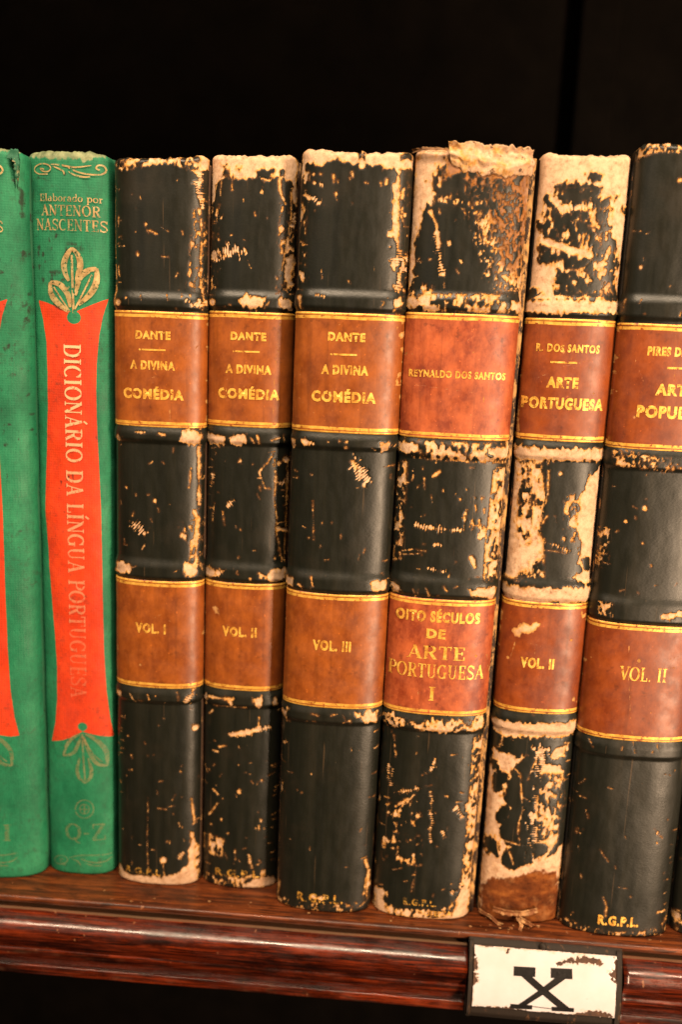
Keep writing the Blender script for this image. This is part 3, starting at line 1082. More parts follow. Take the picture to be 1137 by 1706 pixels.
box_obj('back_panel', (XL, 0.235, -0.30), (XR, 0.245, 0.55), WOOD_UNLIT, shelf)
xp = hit_y(990, 120, 0.232)[0]
box_obj('back_stile', (xp - 0.010, 0.222, 0.001), (xp + 0.010, 0.2349, 0.55), WOOD_UNLIT, shelf, 0.002)

box_obj('unseen_shade_shelf', (XL, YL - 0.002, 0.43), (XR, 0.234, 0.452), WOOD_UNLIT, shelf, 0.002)  # unseen shelf, added above to keep the overhead lamp off the back panel

# ------------------------------------------------------------------ label plaque on the moulding
plq = empty('shelf_plaque', ((HX0 + HX1) / 2, YP, zc), 'chipped white enamel plaque bearing a black letter X, set in the shelf moulding', 'plaque')
zt_p, zb_p = zface(910, 1571, YL - 0.0003), zface(905, 1701, YL - 0.0058)


def hold_y(z, off=0.0):
    u = np.clip((zt_p - z) / (zt_p - zb_p), 0, 1)
    return YL - 0.0003 - 0.0060 * np.sin(u * math.pi * 0.58) ** 0.8 - off


def curved(off, za, zb, back):
    zs = np.linspace(za, zb, 14)
    return [(YL + back, za)] + [(float(hold_y(z, off)), float(z)) for z in zs] + [(YL + back, zb)]


extrude_profile('holder', curved(0.0, zt_p, zb_p, 0.0035), HX0, HX1, FRAME, [0] * 16, plq, 60, 8, True, 0.0002)
def hit_plate(px, py, off=0.0):
    Y = YL - 0.003
    for _ in range(8):
        P = hit_y(px, py, Y)
        Y = float(hold_y(P[2], off))
    return hit_y(px, py, Y)


for xa, xb in ((HX0, hit_plate(789, 1630)[0]), (hit_plate(1027, 1640)[0], HX1)):
    zs = np.linspace(zt_p - 0.0004, zb_p + 0.0004, 14)
    pr = [(float(hold_y(z, -0.0004)), float(z)) for z in zs[:1]] + [(float(hold_y(z, 0.0007)), float(z)) for z in zs] + [(float(hold_y(z, -0.0004)), float(z)) for z in zs[-1:]]
    extrude_profile('frame_rail', pr, xa + 0.0002, xb - 0.0003, FRAME, [0] * 16, plq, 10, 9, True, 0.0002)
q = [hit_plate(x, y, .0004) for x, y in ((789, 1577), (1029, 1589), (1026, 1692), (789, 1680))]
px0, px1 = (q[0][0] + q[3][0]) / 2, (q[1][0] + q[2][0]) / 2
pzt, pzb = (q[0][2] + q[1][2]) / 2, (q[2][2] + q[3][2]) / 2
nxp, nzp = 240, 110
gx, gz = np.meshgrid(np.linspace(px0, px1, nxp), np.linspace(pzb, pzt, nzp))


def plate_y(z):
    return hold_y(z, 0.0005)


def pm(px, py):
    P = hit_plate(px, py, .0005)
    return np.array([P[0] * 1000, P[2] * 1000])


PX, PZ = gx * 1000, gz * 1000
edge = np.minimum(np.minimum(PX - px0 * 1000, px1 * 1000 - PX), np.minimum(PZ - pzb * 1000, pzt * 1000 - PZ))
wf = -0.05 - edge + (fbm(PX / 1.3, PZ / 1.3, 4, 4) - .5) * 1.3
chip = lambda pts: poly_sd(PX, PZ, [pm(*p) for p in pts])
for pts in ([(927, 1607), (945, 1598), (975, 1594), (1000, 1598), (1010, 1605), (1000, 1610), (985, 1606), (962, 1604), (942, 1606), (930, 1609)],
            [(1024, 1597), (1034, 1600), (1034, 1640), (1020, 1632), (1017, 1622), (1026, 1612)],
            [(786, 1590), (795, 1596), (797, 1612), (792, 1616), (798, 1634), (790, 1640), (786, 1640)],
            [(960, 1688), (1000, 1684), (1022, 1690), (1022, 1697), (950, 1694)], [(788, 1676), (850, 1678), (880, 1684), (878, 1690), (788, 1686)],
            [(842, 1580), (850, 1582), (846, 1587)]):
    wf = np.maximum(wf, chip(pts) - 0.05 + (fbm(PX / 0.7, PZ / 0.5, 6, 3) - .5) * 2.2)
gy = plate_y(gz) + (wf > 0) * 0.00015
i = np.arange(nxp * nzp).reshape(nzp, nxp)
F = np.stack([i[:-1, :-1], i[:-1, 1:], i[1:, 1:], i[1:, :-1]], -1).reshape(-1, 4).tolist()
V = np.stack([gx, gy, gz], -1).reshape(-1, 3)


def plate_poly(pts, k):
    """crop coordinates of the photographed letter -> a thin enamel shape on the plate"""
    pts = [hit_plate(760 + x / 3.016, 1480 + y / 3.016, .0006) for x, y in pts]
    a, b, c, d = pts
    n = 14
    v, f = [], []
    for r in range(n + 1):
        for s_ in range(n + 1):
            u, w = r / n, s_ / n
            P = (a * (1 - u) + b * u) * (1 - w) + (d * (1 - u) + c * u) * w
            v.append((P[0], plate_y(P[2]) - 0.00006 - 0.00001 * k, P[2]))
    for r in range(n):
        for s_ in range(n):
            o = r * (n + 1) + s_
            f.append([o, o + n + 1, o + n + 2, o + 1])
    return np.array(v), f


XG = [[(292, 392), (402, 398), (400, 446), (291, 440)], [(478, 400), (586, 405), (588, 458), (478, 450)],
      [(275, 581), (386, 588), (384, 609), (275, 604)], [(483, 595), (596, 602), (594, 622), (483, 616)],
      [(328, 440), (384, 444), (572, 600), (512, 597)], [(500, 450), (552, 455), (356, 586), (316, 583)],
      [(386, 592), (484, 604), (484, 607), (386, 595)]]
ex = [(plate_poly(p, k), 1) for k, p in enumerate(XG)]
V, F, mi, at = append_letters(V, F, np.zeros(len(F), int), {'wear': wf.ravel()}, ex)
mesh_obj('enamel_plate', V, F, [ENAMEL, INK], plq, mi, at)
bm = bmesh.new()
bmesh.ops.create_uvsphere(bm, u_segments=16, v_segments=10, radius=0.0013)
np_ = hit_plate(905, 1577, 0.0004)
for v in bm.verts:
    v.co.y *= 0.7
    v.co += Vector(np_) - plq.location
me = bpy.data.meshes.new('nail')
bm.to_mesh(me)
bm.free()
me.materials.append(FRAME)
for p_ in me.polygons:
    p_.use_smooth = True
link(bpy.data.objects.new('nail', me), plq)

# ------------------------------------------------------------------ black half-leather books
GROUP = 'black leather books in the row'


def leather_book(label, geo, bands, labels, wear, tint=None, scat=60, edge=0.5, seed=1, base=-3.0, gaps=(0.0003, 0.0003), tail=None, band_h=0.0010, group=GROUP, board=None, tlim=(0.5, 0.5, 1.0), ntick=None):
    s = Spine(seed=seed, **geo)
    zc_ = s.xc(0.0)
    root = empty('leather_book', (zc_, s.Y0 + s.d, 0.0), label, 'book', group)
    for (a, b) in bands:
        z1, z0 = s.zpx(*a), s.zpx(*b)
        s.bands.append((z0, z1, band_h))
    s.grid()
    f = s.paint(s.GX, s.GZ, [], seed=seed)
    f = s.edge_wear(f, edge, seed + 50)
    f = s.scatter(f, scat, seed + 70)
    f = s.ticks(f, int(scat * 0.7), seed + 90)
    f = np.maximum(f, s.paint(s.GX, s.GZ, [w for w in wear if w[0] not in 'EKX+'], seed=seed))
    for k in wear:
        if k[0] in 'EKX' and k[0] != '+':
            # islands cut back into what has been painted so far
            g = s.paint(s.GX, s.GZ, [k], base=9.0, seed=seed + 4)
            f = np.minimum(f, g)
    f = np.maximum(f, s.paint(s.GX, s.GZ, [w[1] for w in wear if w[0] == '+'], seed=seed + 8)) if any(w[0] == '+' for w in wear) else f
    tn = None
    if tint:
        tn = np.clip(s.paint(s.GX, s.GZ, tint, seed=seed + 2) * tlim[0] + tlim[1], 0, tlim[2])
    extra = [(s.letters(*t, off=0.00012), 1) for t in (tail or [])]
    s.build('leather_spine', [LEATHER, GOLD_FADED], root, f, tn, None, extra)
    for nm, (a, b), mat, texts, ops in labels:
        z1, z0 = s.zpx(*a), s.zpx(*b)
        tm = [s.letters(*t[:5], **(t[5] if len(t) > 5 else {}), off=0.00040) for t in texts if t[0] != '_']
        tm += s.strokes([([(t[1] - t[3] / 2, t[2]), (t[1] + t[3] / 2, t[2] + 1.5)], t[4]) for t in texts if t[0] == '_'], 0.0004)
        label_part(s, nm, z0, z1, mat, root, tm, ops, seed + 11)
    boards_and_pages(s, root, board or BOARD_DARK, *gaps)
    return s, root


SER = {'kind': 'serif'}

leather_book(
    'narrow black leather book with brown labels, standing against the green book',
    dict(mid=(262, 1476), bl=(197, 1455), tl=(190, 262), br=(331, 1460), tr=(347, 262), top=[(188, 261), (215, 263), (240, 262), (270, 262), (310, 260), (348, 260)], d=0.0058),
    [((262, 489), (262, 516)), ((262, 713), (262, 738)), ((262, 935), (262, 966)), ((260, 1147), (260, 1171))],
    [('title_label', ((262, 518), (262, 713)), LABEL_BROWN,
      [('DANTE', 255, 558, 58, 13), ('_', 254, 582, 44, 2.6), ('A DIVINA', 254, 608, 74, 14), ('COMÉDIA', 255, 656, 99, 16)],
      [('S', 1.0, [(250, 630), (268, 624), (282, 628)]), ('S', 1.2, [(283, 680), (284, 712)]), ('S', 1.5, [(330, 575), (322, 585)])]),
     ('volume_label', ((262, 967), (260, 1147)), LABEL_BROWN, [('VOL. I', 251, 1046, 50, 15)],
      [('D', 2.5, [(234, 1107)]), ('S', 2, [(197, 1065), (198, 1085)]), ('S', 1, [(255, 1030), (275, 1020)])])],
    [('P', [(186, 255), (352, 255), (350, 276), (338, 284), (331, 292), (318, 282), (292, 275), (268, 274), (250, 276), (225, 280), (205, 283), (188, 278)]),
     ('K', 0.5, [(192, 262), (330, 262), (330, 280), (192, 284)]),
     ('S', 5, [(190, 270), (191, 335)]), ('S', 3, [(191, 335), (192, 430)]), ('S', 3, [(193, 440), (194, 520)]),
     ('H', 12, [(332, 285), (330, 330)]), ('H', 6, [(338, 300), (337, 345)]), ('S', 3, [(336, 365), (335, 480)]), ('C', 0.35, [(325, 350), (342, 350), (336, 500), (312, 510)]),
     ('D', 3, [(243, 373)]), ('S', 3, [(250, 384), (262, 389)]), ('D', 3, [(230, 423)]), ('S', 3, [(197, 446), (199, 460)]),
     ('D', 6, [(200, 503)]), ('D', 3, [(212, 496)]), ('H', 10, [(308, 500), (334, 508)]), ('H', 6, [(318, 512), (332, 498)]), ('S', 2, [(278, 490), (281, 500)]),
     ('D', 7, [(200, 729)]), ('S', 3, [(228, 719), (243, 720)]), ('S', 4, [(266, 721), (275, 724)]), ('P', [(300, 716), (333, 714), (334, 740), (312, 741), (299, 734)]),
     ('S', 3, [(319, 780), (315, 812)]), ('D', 5, [(258, 834)]), ('H', 13, [(221, 871), (238, 888)]), ('D', 3, [(211, 812)]), ('C', 0.4, [(300, 875), (334, 865), (330, 910), (303, 893)]),
     ('S', 4, [(331, 745), (332, 840)]), ('S', 6, [(329, 860), (326, 940)]), ('C', 0.45, [(322, 850), (334, 850), (331, 950), (318, 950)]),
     ('P', [(195, 933), (214, 936), (222, 944), (218, 952), (205, 955), (195, 950)]), ('P', [(303, 940), (325, 935), (329, 958), (308, 960)]),
     ('D', 8, [(202, 1153)]), ('S', 3, [(218, 1152), (226, 1168)]), ('S', 3, [(232, 1165), (240, 1167)]), ('S', 2.5, [(247, 1155), (250, 1163)]), ('S', 3, [(295, 1152), (298, 1165)]), ('H', 11, [(312, 1168), (322, 1148)]),
     ('D', 7, [(325, 1212)]), ('S', 4, [(317, 1180), (322, 1182)]), ('D', 3, [(301, 1285)]), ('S', 3.5, [(263, 1346), (277, 1348)]), ('D', 2, [(211, 1292)]), ('S', 4, [(319, 1330), (324, 1370)]),
     ('D', 9, [(272, 1433)]), ('S', 4, [(272, 1440), (273, 1458)]), ('S', 1.0, [(247, 1330), (245, 1400)]), ('S', 1.4, [(245, 1400), (247, 1450)]), ('H', 7, [(296, 1432), (306, 1420)]),
     ('P', [(318, 1385), (326, 1395), (332, 1440), (332, 1475), (262, 1482), (198, 1470), (196, 1425), (204, 1448), (222, 1456), (248, 1458), (270, 1460), (290, 1458), (300, 1450), (312, 1440), (316, 1415)]),
     ('S', 2.5, [(194, 1180), (196, 1430)])],
    scat=95, edge=0.30, seed=11, board=BOARD_WORN, gaps=(0.0001, 0.00045), tail=[('R.G.P.L.', 240, 1451, 62, 10, 'sans', 0.02)])

leather_book(
    'black leather book with a pale cap and a long crack down one side',
    dict(mid=(402, 1481), bl=(337, 1460), tl=(352, 258), br=(461, 1465), tr=(498, 262), top=[(351, 257), (400, 257), (450, 258), (499, 261)], d=0.0060),
    [((415, 487), (415, 517)), ((412, 713), (410, 742)), ((405, 940), (405, 970)), ((398, 1151), (398, 1178))],
    [('title_label', ((418, 519), (412, 713)), LABEL_BROWN,
      [('DANTE', 414, 560, 59, 13), ('_', 411, 585, 44, 2.6), ('A DIVINA', 414, 615, 76, 14), ('COMÉDIA', 414, 656, 101, 16)],
      [('S', 1.4, [(468, 535), (462, 560), (460, 600), (456, 630), (458, 660), (454, 690), (458, 712)]), ('S', 1, [(470, 570), (462, 590)])]),
     ('volume_label', ((404, 971), (398, 1151)), LABEL_BROWN, [('VOL. II', 399, 1052, 57, 15)],
      [('P', [(356, 1012), (360, 1010), (366, 1024), (360, 1026)]), ('S', 1, [(458, 1030), (452, 1060), (456, 1100)])])],
    [('P', [(349, 252), (500, 255), (496, 335), (489, 345), (486, 305), (474, 296), (463, 296), (455, 300), (440, 300), (424, 296), (395, 297), (385, 292), (375, 300), (362, 306), (358, 335), (350, 345)]),
     ('E', [(369, 272), (377, 274), (383, 290), (384, 300), (372, 292)]), ('E', [(393, 276), (402, 279), (400, 286), (393, 283)]), ('E', [(426, 285), (440, 280), (458, 283), (452, 296), (428, 296)]), ('E', [(466, 283), (476, 284), (474, 292), (466, 291)]),
     ('S', 3, [(370, 292), (367, 325)]), ('S', 3, [(385, 290), (387, 316)]), ('S', 4, [(466, 295), (467, 320), (476, 340)]), ('D', 4, [(436, 320)]),
     ('S', 4, [(352, 330), (348, 480)]), ('C', 0.3, [(350, 330), (362, 330), (358, 480), (346, 480)]),
     ('H', 17, [(357, 424), (407, 416)]), ('H', 6, [(362, 358), (368, 362)]), ('D', 3, [(364, 399)]),
     ('P', [(470, 414), (478, 425), (492, 420), (490, 470), (484, 490), (474, 478), (474, 450)]), ('S', 3, [(486, 320), (484, 400)]), ('S', 4, [(481, 380), (478, 420)]), ('S', 2.5, [(482, 390), (474, 425), (468, 460)]), ('H', 10, [(488, 372), (498, 352)]), ('C', 0.35, [(470, 340), (496, 340), (490, 500), (462, 500)]),
     ('D', 7, [(358, 503)]), ('P', [(396, 496), (412, 491), (432, 494), (444, 499), (438, 512), (420, 515), (404, 511)]), ('P', [(462, 497), (484, 493), (485, 516), (470, 517), (463, 510)]), ('S', 2, [(441, 513), (449, 502)]),
     ('P', [(345, 720), (366, 721), (377, 728), (373, 741), (350, 740)]), ('P', [(382, 728), (395, 721), (411, 724), (411, 738), (398, 744), (384, 737)]), ('S', 3, [(418, 727), (424, 737)]), ('S', 3.5, [(429, 725), (433, 739)]), ('S', 3.5, [(452, 733), (464, 729)]), ('S', 3, [(470, 725), (473, 735)]),
     ('D', 3.5, [(401, 768)]), ('H', 7, [(355, 787), (352, 812)]), ('H', 7, [(376, 845), (392, 832)]), ('S', 2, [(371, 852), (374, 875)]), ('S', 2, [(357, 838), (354, 868)]),
     ('S', 2.5, [(455, 757), (447, 770), (432, 786), (437, 800), (442, 813), (450, 814)]), ('S', 3, [(458, 765), (460, 800), (457, 830), (461, 860), (460, 880), (465, 905), (469, 935)]),
     ('D', 7, [(478, 765)]), ('H', 13, [(460, 802), (473, 804)]), ('D', 5, [(464, 772)]), ('S', 9, [(464, 880), (477, 882)]), ('S', 6, [(466, 925), (473, 932)]), ('S', 3, [(480, 765), (474, 935)]),
     ('D', 3, [(397, 930)]), ('D', 4, [(458, 930)]),
     ('P', [(338, 941), (352, 941), (366, 950), (362, 959), (340, 961)]), ('H', 8, [(362, 955), (372, 950)]), ('P', [(430, 952), (445, 955), (452, 947), (474, 945), (474, 966), (452, 970), (434, 962)]), ('S', 3, [(395, 946), (397, 955)]), ('D', 3, [(418, 963)]),
     ('P', [(338, 1152), (348, 1153), (350, 1168), (340, 1171)]), ('S', 5, [(352, 1158), (388, 1163)]), ('S', 5, [(383, 1162), (386, 1172)]), ('P', [(420, 1160), (436, 1158), (437, 1176), (430, 1178)]), ('P', [(452, 1160), (464, 1156), (462, 1176), (450, 1174)]), ('S', 2, [(358, 1174), (410, 1178)]),
     ('H', 10, [(385, 1224), (447, 1212)]), ('S', 8, [(386, 1224), (430, 1216)]), ('S', 4, [(432, 1195), (431, 1212)]), ('S', 4.5, [(366, 1244), (376, 1242)]), ('S', 4, [(357, 1251), (363, 1252)]), ('D', 6, [(399, 1320)]), ('S', 4.5, [(356, 1315), (363, 1323)]), ('S', 4, [(349, 1356), (363, 1338)]), ('D', 3, [(437, 1300)]), ('D', 3, [(369, 1365)]), ('D', 3, [(348, 1282)]), ('S', 4, [(349, 1188), (354, 1184)]), ('D', 2, [(380, 1388)]), ('D', 3, [(352, 1373)]),
     ('S', 5, [(341, 1388), (340, 1410)]), ('C', 0.55, [(350, 1390), (372, 1400), (368, 1425), (350, 1420)]), ('S', 2.5, [(391, 1415), (392, 1432)]), ('H', 4, [(415, 1425), (419, 1445)]), ('S', 3, [(431, 1375), (432, 1382)]),
     ('P', [(406, 1473), (420, 1464), (440, 1459), (458, 1455), (463, 1470), (430, 1482), (404, 1483)]), ('C', 0.5, [(336, 1445), (360, 1460), (410, 1462), (440, 1450), (462, 1450), (462, 1485), (338, 1480)])],
    scat=110, edge=0.38, seed=23, board=BOARD_WORN, gaps=(0.0003, 0.00045), tail=[('R.G.P.L.', 397, 1455, 78, 12, 'sans', 0.03)])

leather_book(
    'wide smooth black leather book with a torn patch at its upper corner',
    dict(mid=(541, 1521), bl=(461, 1497), tl=(503, 248), br=(616, 1504), tr=(691, 254), top=[(500, 252), (508, 246), (518, 248), (530, 247), (560, 250), (600, 251), (603, 247), (612, 252), (650, 252), (692, 254)], d=0.0062),
    [((590, 486), (590, 519)), ((575, 724), (573, 750)), ((558, 956), (556, 988)), ((548, 1180), (546, 1206))],
    [('title_label', ((588, 521), (575, 723)), LABEL_BROWN,
      [('DANTE', 578, 561, 62, 14), ('_', 573, 590, 44, 2.8), ('A DIVINA', 575, 616, 78, 15), ('COMÉDIA', 573, 661, 107, 17)],
      [('C', 0.4, [(664, 530), (676, 530), (668, 640), (660, 640)]), ('S', 1.2, [(492, 690), (499, 697)]), ('S', 1, [(500, 662), (510, 676)])]),
     ('volume_label', ((556, 989), (547, 1180)), LABEL_BROWN, [('VOL. III', 553, 1075, 64, 16)],
      [('S', 1.2, [(476, 1100), (479, 1115)]), ('S', 1.5, [(478, 1118), (482, 1124)])])],
    [('P', [(497, 242), (695, 248), (692, 282), (683, 300), (680, 330), (676, 370), (677, 410), (670, 425), (662, 405), (655, 400), (647, 392), (655, 372), (653, 340), (656, 315), (660, 288), (655, 281), (640, 279), (620, 276), (595, 274), (570, 270), (545, 269), (530, 276), (512, 274), (505, 300), (500, 300)]),
     ('E', [(599, 253), (608, 254), (608, 262), (601, 261)]), ('E', [(676, 254), (685, 255), (686, 266), (680, 262), (668, 268)]), ('D', 6, [(604, 276)]),
     ('K', 0.72, [(670, 285), (690, 285), (682, 420), (668, 420)]), ('H', 22, [(671, 400), (668, 445)]), ('H', 10, [(672, 440), (662, 480)]), ('C', 0.4, [(655, 420), (680, 420), (672, 490), (655, 490)]),
     ('P', [(506, 290), (514, 289), (514, 302), (508, 302)]), ('D', 2.5, [(523, 290)]), ('D', 2.5, [(535, 290)]), ('S', 6, [(508, 324), (516, 330)]), ('H', 9, [(510, 322), (531, 336)]), ('D', 4.5, [(561, 322)]), ('S', 4, [(556, 292), (557, 304)]), ('S', 4, [(588, 286), (588, 293)]), ('S', 3, [(645, 298), (644, 306)]), ('S', 3, [(635, 305), (636, 309)]), ('H', 5, [(526, 305), (540, 308)]),
     ('P', [(500, 452), (507, 450), (511, 462), (507, 470), (500, 464)]), ('D', 3, [(650, 435)]), ('S', 4, [(500, 270), (494, 470)]), ('C', 0.3, [(500, 340), (510, 340), (505, 450), (495, 450)]), ('P', [(489, 370), (503, 360), (500, 380), (490, 388)]),
     ('S', 5, [(502, 494), (503, 512)]), ('H', 4, [(520, 490), (541, 494)]), ('S', 4, [(634, 512), (640, 504)]), ('P', [(653, 500), (665, 497), (667, 510), (656, 513)]), ('D', 3, [(655, 517)]), ('H', 4, [(660, 485), (675, 483)]),
     ('P', [(488, 727), (499, 729), (497, 742), (489, 745)]), ('P', [(504, 730), (512, 727), (520, 735), (516, 743), (506, 741)]), ('H', 6, [(516, 737), (526, 739)]), ('D', 3.5, [(578, 736)]), ('D', 3, [(577, 745)]), ('D', 2.5, [(567, 734)]), ('P', [(634, 737), (646, 735), (648, 750), (637, 752)]), ('H', 7, [(648, 740), (656, 745)]),
     ('H', 17, [(588, 772), (612, 803)]), ('S', 6, [(588, 770), (594, 780)]), ('D', 2.5, [(537, 871)]), ('S', 2, [(598, 932), (600, 926)]), ('S', 1.2, [(522, 835), (523, 900)]),
     ('P', [(480, 957), (488, 958), (492, 968), (489, 976), (480, 974)]), ('P', [(495, 972), (503, 965), (507, 971), (512, 979), (500, 979)]), ('S', 4, [(520, 961), (523, 975)]), ('P', [(617, 966), (630, 964), (643, 963), (642, 983), (628, 985), (618, 982)]),
     ('P', [(472, 1178), (482, 1175), (486, 1185), (483, 1194), (472, 1194)]), ('S', 2, [(520, 1187), (532, 1190)]), ('S', 3, [(553, 1190), (563, 1188)]), ('S', 2.5, [(572, 1190), (577, 1200), (572, 1203)]), ('S', 2.5, [(577, 1200), (582, 1199)]), ('P', [(592, 1188), (604, 1190), (612, 1182), (628, 1182), (626, 1202), (612, 1205), (606, 1200), (600, 1195)]),
     ('H', 5, [(472, 1235), (480, 1236)]), ('S', 3, [(470, 1200), (466, 1290)]), ('P', [(462, 1295), (470, 1302), (474, 1318), (466, 1325), (463, 1320)]), ('S', 3, [(466, 1320), (462, 1480)]), ('S', 2, [(480, 1285), (488, 1287)]),
     ('S', 7, [(609, 1433), (615, 1450), (614, 1475)]), ('S', 3, [(611, 1462), (607, 1490)]), ('S', 3.5, [(613, 1470), (611, 1500), (600, 1510)]), ('S', 4, [(466, 1466), (463, 1488)]),
     ('P', [(515, 1494), (524, 1491), (540, 1495), (537, 1502), (522, 1500)]), ('C', 0.42, [(462, 1490), (480, 1496), (520, 1505), (580, 1508), (614, 1495), (612, 1515), (541, 1525), (466, 1508)])],
    scat=55, edge=0.18, seed=35, gaps=(0.0003, 0.0002), tail=[('R.G.P.L.', 533, 1496, 76, 14, 'sans', 0.03)])

